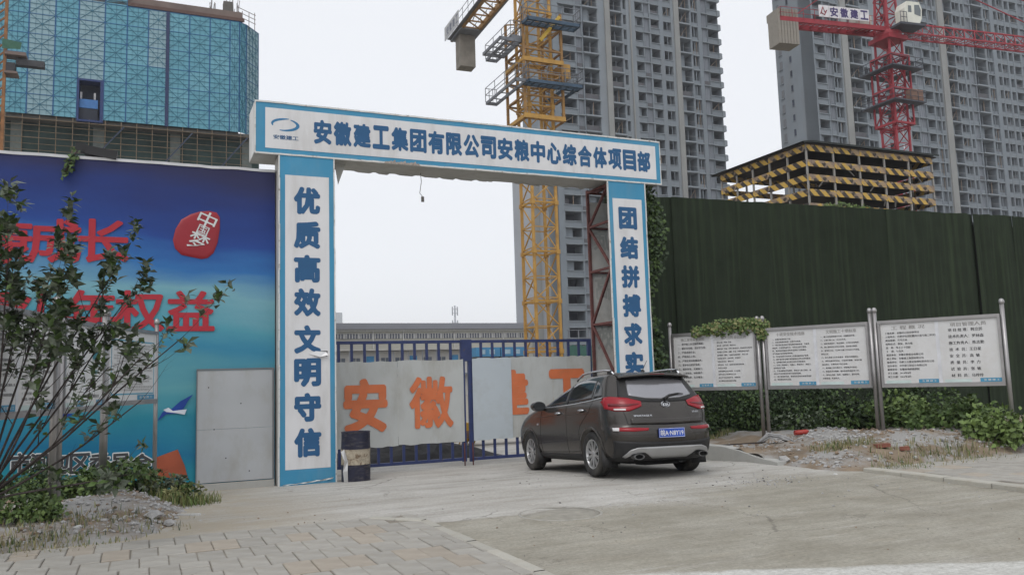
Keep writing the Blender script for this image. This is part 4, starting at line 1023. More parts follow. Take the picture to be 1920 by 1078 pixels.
def yellow_crane():
    V = 33; ua = ONV(999, 400, V)[0]; uc = ONV(1043, 400, V)[0]; w = uc - ua
    yel = M('crane_yellow', (.44, .25, .06), .55, .1, .15, 1.5, dirt_or_shading=(.25, .13, .05), damt=.6, dsc=2)
    yo = M('crane_yellow_old', (.30, .17, .06), .7, .1, .2, 1.5, dirt_or_shading=(.12, .08, .06), damt=.7, dsc=2)
    blu = M('crane_platform_blue', (.055, .09, .135), .6, .2, .2, 2); gr = M('crane_grey', (.17, .18, .20), .7, .2, .2, 2)
    t = gthing('tower_crane', 'yellow tower crane with blue work platforms and a hanging concrete counterweight', 'crane', (ua + uc) / 2, V + w / 2, -.24)
    t['group'] = 'tower cranes over the site'
    h = ONV(1043, 310, V)[1] - ONV(1043, 400, V)[1]
    zr = ONV(1043, 381, V)[1] + .24        # ring under the beam
    me = mast_section(w, h, yel, .17)
    z = zr - h * math.floor(zr / h) - h
    if z < -h * .5: z += h
    ztop = ONV(1043, 8, V)[1]
    while z < ztop - .5: put('mast_section', me, t, (0, 0, z)); z += h
    ztop = z
    c = w / 2
    # climbing cage
    zc0 = ONV(1043, 226, V)[1]; zc1 = ONV(1043, 28, V)[1] ; b = MB(); g = c + .55
    for x, y in ((-g, -g), (g, -g), (g, g), (-g, g)): b.bar((x, y, zc0), (x, y, zc1), .16)
    k = 0; zz = zc0
    while zz < zc1 - .1:
        z2 = min(zz + 1.6, zc1)
        for (p, q) in (((-g, -g), (g, -g)), ((-g, g), (g, g)), ((-g, -g), (-g, g)), ((g, -g), (g, g))):
            b.bar((*p, zz), (*q, zz), .12)
            if k % 2 or p[1] != q[1]: b.bar((*p, zz), (*q, z2), .09)
        zz += 1.6; k += 1
    b.build('climbing_cage', yo, t)
    for zq, wd in ((zc0, .3), (zc0 + (zc1 - zc0) * .52, .28)):
        b = MB(); b.box(-g - .1, g + .1, -g - .12, -g + .1, zq, zq + wd); b.box(-g - .12, -g + .1, -g + .1, g, zq, zq + wd * .8); b.build('cage_beam', yel, t)
    b = MB(); b.bar((-.2, -g - .05, zc0 + (zc1 - zc0) * .72), (g - .1, -g - .05, zc0 + (zc1 - zc0) * .97), .22); b.build('cylinder', M('crane_bright', (.55, .36, .05), .5), t)
    b = MB(); b.box(g, g + .7, -g + .1, g - .2, zc0 + 3.1, zc0 + 4.1); b.box(g - .4, g, -.4, .4, zc0 + 3.2, zc0 + 3.8); b.build('pump_box', yel, t)
    # platforms
    def plat(zq, x0, x1, y0, y1, mt, rl=True):
        b = MB(); b.box(x0, x1, y0, y0 + .1, zq, zq + .22); b.box(x0, x1, y1 - .1, y1, zq, zq + .22); b.box(x0, x0 + .1, y0, y1, zq, zq + .2); b.box(x1 - .1, x1, y0, y1, zq, zq + .2)
        n = int((x1 - x0) / .5)
        for i in range(1, n): x = x0 + (x1 - x0) * i / n; b.bar((x, y0, zq + .05), (x, y1, zq + .05), .08)
        for i in range(1, 4): y = y0 + (y1 - y0) * i / 4; b.bar((x0, y, zq + .05), (x1, y, zq + .05), .06)
        b.build('platform', mt, t)
        if rl:
            b = MB(); rail(b, [(x0, y0, zq + .2), (x1, y0, zq + .2), (x1, y1, zq + .2), (x0, y1, zq + .2), (x0, y0, zq + .2)], 1.0, .035, 3); b.build('guard_rail', gr, t)
    z1 = ONV(1050, 160, V)[1] + .24; z0 = ONV(1050, 55, V)[1] + .24
    plat(z1 - .6, -g - .1, g + 1.1, -g - .9, -g - .05, blu); plat(z0 - .4, -g - .1, g + 1.0, -g - 1.0, -g - .05, blu)
    plat(z1 - .5, -g - .9, -g - .05, -g - .5, g + 1.8, gr); plat(z1 + 2.4, -g - 1.7, -g - .1, -g, g + .2, gr, False); plat(z0 - 1.4, -g - .9, -g - .05, -g, g + 1.6, gr)
    plat(z1 - .6, g + .05, g + 1.0, -g - .3, g, blu)
    # slewing head
    b = MB(); b.box(-c - .3, c + .3, -c - .3, c + .3, ztop - .6, ztop); b.lathe([(c + .35, 0), (c + .35, .5), (c + .1, .7)], (0, 0, ztop), k=20); b.box(-c, c, -c, c, ztop + .6, ztop + 1.6); b.build('slewing_unit', yel, t)
    # counter jib, receding to the left
    H = ztop + 1.3 - .24
    root = Vector(G((ua + uc) / 2, V + w / 2, H))
    p = ATZ(872, 66, H); d = (p - root); d.z = 0; Lw = d.length; d.normalize()
    loc = Matrix.Rotation(-ANG, 3, 'Z') @ d; s = Vector((-loc.y, loc.x, 0))
    HZ = H + .24; e = loc * (Lw + 1.4)
    b = MB()
    for k in (-1, 1):
        b.bar(s * k * .75 + Vector((0, 0, HZ)), s * k * .75 + e + Vector((0, 0, HZ)), .2, .38); b.bar(s * k * .75 + Vector((0, 0, HZ + .9)), s * k * .75 + e * .55 + Vector((0, 0, HZ + .5)), .12)
    n = 12
    for i in range(n):
        f = loc * (Lw + 1) * (i / n); f2 = loc * (Lw + 1) * ((i + 1) / n); zz = Vector((0, 0, HZ))
        b.bar(f + s * .75 + zz, f - s * .75 + zz, .1); b.bar(f + s * .75 + zz, f2 - s * .75 + zz, .09)
        b.bar(f + s * .75 + zz, f2 + s * .75 + zz + Vector((0, 0, .8 * (1 - i / n))), .07); b.bar(f - s * .75 + zz, f2 - s * .75 + zz + Vector((0, 0, .8 * (1 - i / n))), .07)
    b.build('counter_jib', yo, t)
    b = MB()
    for k in (-1, 1):
        q = s * k * 1.05 + Vector((0, 0, HZ + .1)); rail(b, [q + loc * 2, q + e + loc * .2], 1.1, .035, 10)
        b.bar(s * k * 1.0 + loc * 2 + Vector((0, 0, HZ)), s * k * 1.0 + e + Vector((0, 0, HZ)), .3, .05)
    b.build('guard_rail', gr, t)
    cw = M('counterweight_concrete', (.22, .20, .175), .9, 0, .15, 1.5, dirt_or_shading=(.13, .12, .1), damt=.5, dsc=1)
    zb = (ATZ(872, 66, H) + Vector((0, 0, 0)))
    a = math.atan2(loc.y, loc.x)
    for k in range(2):
        b = MB(); b.box(-.6 + k * .62, -.01 + k * .62 - .02, -.68, .68, -3.0, .15); b.build('counterweight', cw, t, tuple(loc * Lw + Vector((0, 0, HZ))), (0, 0, a))
    b = MB(); b.box(-1.6, 1.3, -.95, .95, -.12, .0); b.build('deck', gr, t, tuple(loc * (Lw - .1) + Vector((0, 0, HZ - .12))), (0, 0, a))
    # sign on the outer rail
    sg_ = M('crane_sign', (.42, .42, .43), .6, 0, .1, 2)
    side = -1 if s.dot(Vector((-1, 0, 0))) < 0 else 1
    pos = loc * (Lw + .2) + s * side * 1.12 + Vector((0, 0, HZ + .75))
    b = MB(); b.box(-2.0, 1.9, -.02, .02, -.6, .6); so_ = b.build('sign_panel', sg_, t, tuple(pos), (0, 0, a + math.pi))
    for k, ch in enumerate('安徽建工'): glyph_obj('character', ch, .62, .75, M('sign_grey_ink', (.12, .13, .17), .6), so_, -1.1 + k * .85, -.026, 0, .03, 1)
    # tie cable and rope
    b = MB(); b.bar(loc * (Lw - 2) + Vector((0, 0, HZ + .4)), Vector((0, 0, HZ + 6)), .06); b.build('tie_bar', gr, t)
yellow_crane()
def red_crane():
    V = 38; red = M('crane_red', (.29, .028, .04), .55, .1, .15, 1.5, dirt_or_shading=(.2, .04, .05), damt=.5, dsc=2); dk = M('crane_dark', (.06, .065, .08), .7)
    uL = ONV(1652, 200, V)[0]; w = 1.6
    uc = ONV(1675, 200, V)[0]
    t = gthing('tower_crane', 'red tower crane with white cab and lettered sign on its counter jib', 'crane', uc, V, -.24)
    t['group'] = 'tower cranes over the site'
    me = mast_section(w, 2.8, red, .16); zt = ONV(1680, 68, V)[1]; n = int(zt / 2.8)
    for k in range(n): put('mast_section', me, t, (0, 0, zt - (k + 1) * 2.8 - .6))
    c = w / 2; g = c + .35; b = MB()
    for x, y in ((-g, -g), (g, -g), (g, g), (-g, g)): b.bar((x, y, zt - 8.6), (x, y, zt - 2.2), .13)
    for zz in (zt - 8.6, zt - 5.4, zt - 2.2):
        for p, q in (((-g, -g), (g, -g)), ((g, -g), (g, g)), ((g, g), (-g, g)), ((-g, g), (-g, -g))): b.bar((*p, zz), (*q, zz), .2)
    for p, q in (((-g, -g), (g, -g)), ((g, -g), (g, g)), ((-g, g), (-g, -g))): b.bar((*p, zt - 8.6), (*q, zt - 5.4), .09); b.bar((*q, zt - 5.4), (*p, zt - 2.2), .09)
    b.build('climbing_cage', red, t)
    for zz in (zt - 3.6, zt - 6.8):
        b = MB(); q = g + .8
        for y0, y1, x0, x1 in ((-q, -g, -q, q), (g, q, -q, q), (-g, g, -q, -g), (-g, g, g, q)): b.box(x0, x1, y0, y1, zz, zz + .12)
        rail(b, [(-q, -q, zz), (q, -q, zz), (q, q, zz), (-q, q, zz), (-q, -q, zz)], 1.0, .04, 4); b.build('platform', dk, t)
    b = MB(); b.box(.3, g + .6, -g - .7, -g - .05, zt - 6.6, zt - 5.6); b.build('pump_box', M('box_brown', (.2, .12, .09), .8), t)
    # slewing ring and head tower
    b = MB(); b.box(-1.2, 1.2, -1.2, 1.2, zt - .6, zt - .2); b.lathe([(1.15, -.2), (1.25, .1), (1.1, .4)], (0, 0, zt), k=18); b.build('slewing_unit', red, t)
    b = MB(); h = 8
    for x, y in ((-.75, -.75), (.75, -.75), (.75, .75), (-.75, .75)): b.bar((x, y, zt + .3), (x * .55, y * .55, zt + h), .17)
    for k in range(5):
        z0, z1 = zt + .3 + k * h / 5, zt + .3 + (k + 1) * h / 5
        for p, q in (((-.7, -.7), (.7, -.7)), ((.7, -.7), (.7, .7)), ((.7, .7), (-.7, .7)), ((-.7, .7), (-.7, -.7))): b.bar((*p, z0), (*q, z1), .09); b.bar((*p, z1), (*q, z1), .09)
    b.build('head_tower', red, t)
    H = zt + .4; rw = G(uc, V, H - .24)
    pe = ATZ(1462, 42, rw.z); d = pe - rw; d.z = 0; L = d.length; d.normalize(); loc = Matrix.Rotation(-ANG, 3, 'Z') @ d; s = Vector((-loc.y, loc.x, 0)); zv = Vector((0, 0, H))
    b = MB(); e = loc * (L + .5)
    for k in (-1, 1): b.bar(s * k * .7 + zv, s * k * .7 + e + zv, .22, .42)
    for i in range(12): f = e * (i / 12); f2 = e * ((i + 1) / 12); b.bar(f + s * .7 + zv, f2 - s * .7 + zv, .1); b.bar(f + s * .7 + zv, f - s * .7 + zv, .1)
    b.build('counter_jib', red, t)
    a = math.atan2(loc.y, loc.x)
    b = MB(); rail(b, [s * .95 + loc * 1.5 + zv, s * .95 + e + zv, -s * .95 + e + zv, -s * .95 + loc * 1.5 + zv], 1.0, .035, 9); b.build('guard_rail', red, t)
    cwm = M('ballast_concrete', (.26, .24, .21), .9, 0, .15, 2, dirt_or_shading=(.15, .13, .11), damt=.6, dsc=2)
    for k in range(7):
        b = MB(); b.box(-.15, .1, -.8, .8, -2.3, .9); b.box(-.15, .1, -.95, -.8, .2, .9); b.build('counterweight', cwm, t, tuple(loc * (L - 1.2 + k * .3) + zv), (0, 0, a))
    p0 = G(uc, V, H); side = 1 if (s.x < 0 and False) or s.y < 0 else -1
    pos = loc * (L * .47) + s * side * .98 + zv + Vector((0, 0, .95))
    sg_ = MB()
    for k in range(5): sg_.box(-2.65 + k * 1.07, -2.65 + k * 1.07 + 1.03, -.03, .03, -.55, .55)
    so_ = sg_.build('sign_panel', M('sign_pale', (.62, .6, .62), .6), t, tuple(pos), (0, 0, a + math.pi))
    ink_ = M('sign_navy', (.045, .03, .12), .6)
    for k, ch in enumerate('安徽建工'): glyph_obj('character', ch, .85, .9, ink_, so_, -2.65 + (k + 1) * 1.07 + .51, -.036, 0, .04, 1)
    b = MB(); b.tube([(-2.5, -.04, -.3), (-2.25, -.04, .35), (-2.05, -.04, -.1), (-1.85, -.04, .1), (-2.1, -.04, -.35), (-2.4, -.04, -.2)], .05, 4); b.build('logo', red, so_)
    # panel boxes behind sign
    b = MB(); b.box(-.9, .9, -.4, .4, .2, 1.4); b.build('winch_box', M('winch_cream', (.4, .38, .34), .7), t, tuple(loc * 2.7 + s * -side * .2 + zv), (0, 0, a))
    # jib to the right
    j = ATZ(1915, 90, rw.z) - rw; j.z = 0; jl = 46; j.normalize(); jd = Matrix.Rotation(-ANG, 3, 'Z') @ j
    for k in range(6): 
        b = MB(); lattice(b, jd * (1 + k * 7.5) + zv - Vector((0, 0, .1)), jd * (8.5 + k * 7.5) + zv - Vector((0, 0, .1)), 1.3, 1.25, 6, .13); b.build('jib_section', red, t)
    b = MB(); b.bar((0, 0, zt + h), jd * 22 + zv + Vector((0, 0, 1.2)), .08); b.bar((0, 0, zt + h), loc * (L - .5) + zv, .08); b.bar((0, 0, zt + h), jd * 42 + zv + Vector((0, 0, 1.2)), .08); b.build('tie_bar', red, t)
    # cab
    cabm = M('cab_white', (.62, .62, .55), .5, 0, .06, 2); gl = M('cab_glass', (.10, .12, .13), .12, .0, .1, 1, spec=.8)
    fr_ = (-(Matrix.Rotation(-ANG, 3, 'Z') @ Vector((rw.x, rw.y, 0)).normalized()))   # side facing the street
    cp = jd * 1.0 + s * side * 1.55 + zv
    b = MB(); prof = [(-.75, .1), (-.8, 1.5), (-.5, 2.15), (.9, 2.15), (1.15, 1.5), (1.05, .6), (.8, .1)]
    for y in (-.62, .62): b.poly([(x, y, z) for x, z in (prof if y > 0 else prof[::-1])])
    for i in range(len(prof)): p, q = prof[i], prof[(i + 1) % len(prof)]; b.poly([(p[0], -.62, p[1]), (q[0], -.62, q[1]), (q[0], .62, q[1]), (p[0], .62, p[1])])
    ja = math.atan2(jd.y, jd.x); cab = b.build('cab', cabm, t, tuple(cp), (0, 0, ja))
    for yy in (-.63, .63):
        b = MB(); pp = [(.25, .95), (.3, 1.85), (.85, 1.9), (1.02, 1.4), (.95, .8)]; b.poly([(x, yy, z) for x, z in (pp if yy > 0 else pp[::-1])]); b.build('cab_window', gl, cab)
        b = MB(); pp = [(-.45, 1.1), (-.4, 1.75), (-.05, 1.75), (-.05, 1.1)]; b.poly([(x, yy, z) for x, z in (pp if yy > 0 else pp[::-1])]); b.build('cab_window', gl, cab)
    b = MB(); b.poly([(1.165, -.5, 1.45), (1.165, .5, 1.45), (.93, .5, 2.08), (.93, -.5, 2.08)]); b.poly([(1.06, -.5, .65), (1.06, .5, .65), (1.16, .5, 1.4), (1.16, -.5, 1.4)]); b.build('cab_window', gl, cab)
    b = MB(); b.box(-1.5, 1.3, -.8, .8, -.15, .05); rail(b, [(-1.5, -.8, 0), (-.8, -.8, 0)], 1, .04, 2); b.build('cab_platform', dk, cab)
    b = MB(); z_ = 4
    while z_ < zt - 3: b.tube([(c + 1.6, 1.2, z_), (c + 1.6, 1.2, z_ + 1.9)], .06, 5); z_ += 2.4
    b.build('hose', wfr, t)
red_crane()

# ---------------------------------------------------------------- striped protective shed frame
def stripe_mat():
    m = bpy.data.materials.new('hazard_stripe'); m.use_nodes = True; n = m.node_tree; N = n.nodes; L = n.links; b = N['Principled BSDF']; b.inputs['Roughness'].default_value = .7
    tc = N.new('ShaderNodeTexCoord'); sp = N.new('ShaderNodeSeparateXYZ'); L.new(tc.outputs['Object'], sp.inputs[0])
    a = N.new('ShaderNodeMath'); a.operation = 'MULTIPLY_ADD'; L.new(sp.outputs[2], a.inputs[0]); a.inputs[1].default_value = 1.1; L.new(sp.outputs[0], a.inputs[2])
    oi = N.new('ShaderNodeObjectInfo'); a2 = N.new('ShaderNodeMath'); a2.operation = 'MULTIPLY_ADD'; L.new(oi.outputs['Random'], a2.inputs[0]); a2.inputs[1].default_value = .5; L.new(a.outputs[0], a2.inputs[2])
    f = N.new('ShaderNodeMath'); f.operation = 'FRACT'; d = N.new('ShaderNodeMath'); d.operation = 'DIVIDE'; d.inputs[1].default_value = .85; L.new(a2.outputs[0], d.inputs[0]); L.new(d.outputs[0], f.inputs[0])
    g = N.new('ShaderNodeMath'); g.operation = 'GREATER_THAN'; g.inputs[1].default_value = .5; L.new(f.outputs[0], g.inputs[0])
    mx = N.new('ShaderNodeMix'); mx.data_type = 'RGBA'; L.new(g.outputs[0], mx.inputs[0]); mx.inputs[6].default_value = (.50, .32, .06, 1); mx.inputs[7].default_value = (.035, .028, .025, 1)
    t = N.new('ShaderNodeTexNoise'); t.inputs['Scale'].default_value = 3; t.inputs['Detail'].default_value = 8; L.new(tc.outputs['Object'], t.inputs[0])
    a3 = N.new('ShaderNodeMath'); a3.operation = 'MULTIPLY_ADD'; L.new(oi.outputs['Random'], a3.inputs[0]); a3.inputs[1].default_value = .16; L.new(t.outputs[0], a3.inputs[2])
    r = N.new('ShaderNodeMapRange'); r.inputs[1].default_value = .58; r.inputs[2].default_value = .66; r.inputs[4].default_value = .8; L.new(a3.outputs[0], r.inputs[0])
    m2 = N.new('ShaderNodeMix'); m2.data_type = 'RGBA'; L.new(r.outputs[0], m2.inputs[0]); L.new(mx.outputs[2], m2.inputs[6]); m2.inputs[7].default_value = (.27, .20, .15, 1)
    L.new(m2.outputs[2], b.inputs['Base Color']); return m
def striped_shed():
    V = 22; u0, zt = ONV(1510, 268, V); u1 = ONV(1744, 282, V)[0]; Lx = u1 - u0
    vb, _ = ONU(1352, 322, u0); Ly = vb - V
    t = gthing('protective_shed', 'open steel frame shed with black and yellow striped boards on every tier', 'shed', u0, V, 0)
    sm_ = stripe_mat(); colm = M('shed_column', (.30, .295, .28), .7, .1, .15, 3, dirt_or_shading=(.15, .1, .07), damt=.6, dsc=3); tar = M('tar_sheet', (.03, .035, .035), .9, 0, .3, 2)
    z5 = ONV(1510, 382, V)[1]; ph = (zt - z5) / 4.25; z0 = 0
    zz = [zt - .1 - ph * k - (.0 if k == 0 else .08) for k in range(7)]; bh = ph * .46
    nx, ny = 5, 5
    xs = [Lx * i / nx for i in range(nx + 1)]; ys = [Ly * i / ny for i in range(ny + 1)]
    b = MB(); b.box(-.05, .05, -.05, .05, 0, zt - .1); cm = b.mesh('column', colm)
    for i, x in enumerate(xs):
        for j, y in enumerate(ys):
            if i in (0, nx) or j in (0, ny): put('column', cm, t, (x, y, 0))
    def board(w): b = MB(); b.box(0, w, -.085, -.055, -bh, 0); return b.mesh('striped_board', sm_)
    bx = board(Lx / nx - .01); by = board(Ly / ny - .01)
    for k, z in enumerate(zz):
        for i in range(nx):
            put('striped_board', bx, t, (xs[i], 0, z + rnd.uniform(-.03, .03)), (0, rnd.uniform(-.008, .008), 0)); put('striped_board', bx, t, (xs[i], Ly + .14, z - .02))
        for j in range(ny):
            put('striped_board', by, t, (0, ys[j + 1], z + rnd.uniform(-.03, .03)), (rnd.uniform(-.01, .01), 0, -math.pi / 2)); put('striped_board', by, t, (Lx, ys[j], z - .02), (0, 0, math.pi / 2))
    dk = M('deck_dark', (.035, .03, .028), .95, 0, .2, 2)
    for k in (1, 3): box('deck', .2, Lx - .2, .2, Ly * .55, zz[k] - .02, zz[k] + .03, dk, t)
    for k in (2, 4): box('deck', Lx * .3, Lx - .2, .2, Ly * .4, zz[k] - .02, zz[k] + .03, dk, t)
    b = MB(); n = 16
    rows = []
    for j, y in enumerate([-.35, Ly * .3, Ly * .65, Ly + .5]):
        rows.append([(-.45 + (Lx + .8) * i / n, y, zt - .02 + .12 + .04 * mn.noise(Vector((i, j, 0))) - (.1 if i == 0 else 0)) for i in range(n + 1)])
    rows.append([(p[0], p[1], p[2] - .13) for p in rows[-1]]); rows.insert(0, [(p[0], p[1], p[2] - .13) for p in rows[0]])
    b.grid(rows, smooth=False); b.build('roof_sheet', tar, t); box('roof_deck', -.3, Lx + .25, -.2, Ly + .3, zt - .1, zt - .04, dk, t)
    b = MB()
    for k in range(7):
        x = rnd.uniform(.5, Lx - .5); z = zz[1 + k % 4]; b.bar((x, .4, z - .6), (x + rnd.uniform(-1, 1), .5, z + .2), .06)
    b.build('brace', colm, t)
striped_shed()

# ---------------------------------------------------------------- far things seen through the gate
def warehouse():
    V = 120; a = ONV(560, 610, V)[0]; c = ONV(1120, 610, V)[0]; zt = ONV(800, 606, V)[1]
    t = gthing('warehouse', 'long cream warehouse with a grey roof band and a strip of high windows', 'warehouse', a, V, 0)
    z1 = ONV(800, 617, V)[1]; z2 = ONV(800, 625, V)[1]; z3 = ONV(800, 634, V)[1]; L = c - a
    cream = M('warehouse_cream', (.43, .425, .38), .8, 0, .05, .2, dirt_or_shading=(.28, .27, .24), damt=.4, dsc=.3)
    box('wall', 0, L, .3, 30, -.24, zt - .5, cream, t); box('roof_band', -.5, L + .5, -.5, 30.5, z1, zt, M('roof_grey', (.24, .25, .28), .6, .2, .05, .3), t)
    box('cornice', -.2, L + .2, 0, .3, z1 - .35, z1 - .02, M('cornice_pale', (.5, .5, .49), .7), t)
    box('window_strip', 0, L, .2, .29, z3, z2, M('strip_glass', (.09, .10, .13), .3), t)
    b = MB(); x = 0; k = 0
    while x < L: b.box(x, x + (.18 if k % 5 else .4), .12, .199, z3, z2); x += .48; k += 1
    o = b.build('mullion', M('mullion', (.42, .42, .42), .6), t); o['kind'] = 'stuff'
    for px in (700, 757, 853, 944): x = ONV(px, 640, V)[0] - a; b = MB(); b.tube([(x, .1, 0), (x, .1, z1)], .09, 5); b.build('drainpipe', MATS['cornice_pale'], t)
warehouse()
def office():
    V = 80; a = ONV(560, 670, V)[0]; c = ONV(888, 660, V)[0]; zt = ONV(750, 655, V)[1]; L = c - a
    t = gthing('site_office', 'two storey white prefab site office with blue doors beyond the gate', 'building', a, V, 0)
    wp = M('prefab_white', (.45, .44, .42), .7, 0, .08, .6); bl = M('prefab_blue', (.05, .22, .42), .6); wn = M('prefab_window', (.10, .12, .15), .3)
    box('wall', 0, L, .2, 5, -.24, zt - .15, wp, t); box('roof', -.3, L + .3, -.9, 5.3, zt - .12, zt + .05, M('prefab_roof', (.38, .37, .35), .7), t)
    box('walkway', -.2, L, -.9, .19, zt - 3.1, zt - 2.95, M('prefab_steel', (.2, .22, .26), .6), t)
    x = .8; k = 0
    while x < L - 1.2:
        if k % 3 == 1: box('door', x, x + .9, .12, .19, zt - 2.9, zt - .75, bl, t)
        else:
            w = box('window', x, x + 1.0, .12, .19, zt - 2.1, zt - .95, wn, t); box('window_frame', x + .47, x + .53, .08, .119, zt - 2.1, zt - .95, wp, w)
        box('bracket', x - .5, x - .44, -.85, -.75, -.2, zt - .2, MATS['prefab_steel'], t)
        x += 1.75; k += 1
office()
def containers():
    V = 60
    for k, (p0, p1) in enumerate(((893, 938), (940, 985))):
        a = ONV(p0, 660, V)[0]; c = ONV(p1, 660, V)[0]; z0 = ONV(920, 668, V)[1]; z1 = ONV(920, 651, V)[1]
        t = gthing('blue_cabin', 'blue site cabin just right of the gate post, ' + ('nearer the post' if k == 0 else 'nearer the yellow crane'), 'cabin', a, V, 0); w = c - a
        bl = M('cabin_blue', (.06, .22, .40), .6, .1, .15, .8)
        box('body', 0, w, 0, 2.4, z0, z1, bl, t); box('leg', .1, w - .1, .2, 2.2, -.24, z0, M('cabin_base', (.14, .15, .15), .9), t)
        for q in (.15, .55): box('window', w * q, w * q + w * .22, -.03, -.002, z0 + .25 * (z1 - z0), z0 + .75 * (z1 - z0), M('cabin_window', (.3, .42, .5), .4), t)
containers()
mt_ = gthing('telecom_mast', 'slim pale telecom mast poking above the warehouse roof', 'mast', ONV(853, 590, 190)[0], 190, 0)
b = MB(); z1 = ONV(853, 573, 190)[1]; z0_ = ONV(853, 606, 190)[1]
b.tube([(0, 0, 0), (0, 0, z1)], .22, 6)
for z in (z1 - .5, z1 - 1.6, z0_ + .6):
    for dx in (-.7, .7): b.box(dx - .1, dx + .1, -.15, .15, z - 1.0, z + .2); b.bar((dx, 0, z - .4), (0, 0, z - .4), .1)
b.build('pole', M('mast_grey', (.4, .42, .46), .6), mt_)
fb = gthing('far_block', 'pale distant block peeping out beside the left pillar above the warehouse', 'building', ONV(600, 595, 230)[0], 230, 0)
wq = ONV(642, 595, 230)[0] - ONV(600, 595, 230)[0]; b = MB(); b.box(0, wq, 0, 12, -.2, ONV(640, 586, 230)[1]); b.build('wall', M('far_pale', (.55, .58, .62), .8), fb)
# things lying behind the gate bars
sp_ = gthing('soil_heap', 'low dark heap of wet soil and sheeting visible under the left gate leaf', 'heap', ONV(735, 850, 4)[0], 4.2, -.24)
b = MB(); n = 26
b.grid([[(-1.6 + 4.2 * i / n, -1.0 + 2.4 * j / 12, max(0, .42 * (1 - ((i - 13) / 13) ** 2) * (1 - ((j - 6) / 6) ** 2) * (1 + .5 * mn.noise(Vector((i * .4, j * .5, 2)))))) for i in range(n + 1)] for j in range(13)], smooth=False)
b.build('heap', M('soil_black', (.03, .03, .032), .95, 0, .4, 5), sp_)
rb = gthing('rebar_stack', 'stack of rusty reinforcing bars lying behind the middle of the gate', 'rebar stack', ONV(930, 842, 6)[0], 6.2, -.24)
b = MB()
for k in range(26): y = (k % 9) * .09; z = .25 + (k // 9) * .07; b.bar((-2.2 + rnd.uniform(-.2, .2), y, z), (3.2, y + rnd.uniform(-.2, .2), z), .03)
for x in (-1.4, 1.6): b.box(x, x + .15, 0, .9, 0, .22)
b.build('bar', M('rebar_rust', (.18, .10, .06), .8), rb)
yb = gthing('yellow_machine', 'small yellow machine standing low behind the centre gate post', 'machine', ONV(862, 835, 7)[0], 7, -.24)
b = MB(); b.box(-.25, .3, -.2, .2, .1, .62); b.box(-.1, .15, -.15, .15, .62, .85); b.lathe([(.12, -.05), (.12, .05)], (-.2, -.25, .12), 'y', 12); b.lathe([(.12, -.05), (.12, .05)], (.25, -.25, .12), 'y', 12); b.build('machine_body', M('machine_yellow', (.5, .3, .03), .6), yb)
gs = gthing('green_netting_frame', 'low scaffold draped with green net at the foot of the tower, seen beside the truss', 'scaffold', ONV(1072, 640, 30)[0], 30, -.24)
b = MB(); z1 = ONV(1072, 612, 30)[1]
for x in (-.2, .5, 1.2, 2.0): b.bar((x, 0, 0), (x, 0, z1), .06)
for k in range(6): b.bar((-.3, 0, z1 - k * .5), (2.2, 0, z1 - k * .5 + .05), .05)
b.build('pole', MATS['crane_grey'], gs)
b = MB(); b.grid([[(-.2 + .25 * i, -.05 + .04 * (i % 2), z1 - 2.4 + .1 * (i % 3)) for i in range(10)], [(-.2 + .25 * i, -.04, z1 - 1.0 + .12 * (i % 2)) for i in range(10)]]); b.build('net', M('net_green', (.05, .12, .10), .9), gs)
# floodlight above the hoarding
fl = gthing('floodlight', 'black floodlight lying on top of the hoarding beside a leafy sprig', 'lamp', ONV(180, 288, .3)[0], .35, 5.64)
b = MB(); b.box(-.18, .32, -.1, .12, .02, .17); b.box(-.34, -.18, -.06, .08, .05, .2); b.bar((0, 0, -.06), (0, 0, .05), .05); o = b.build('housing', black_mat, fl, (0, 0, 0), (0, .14, 0))
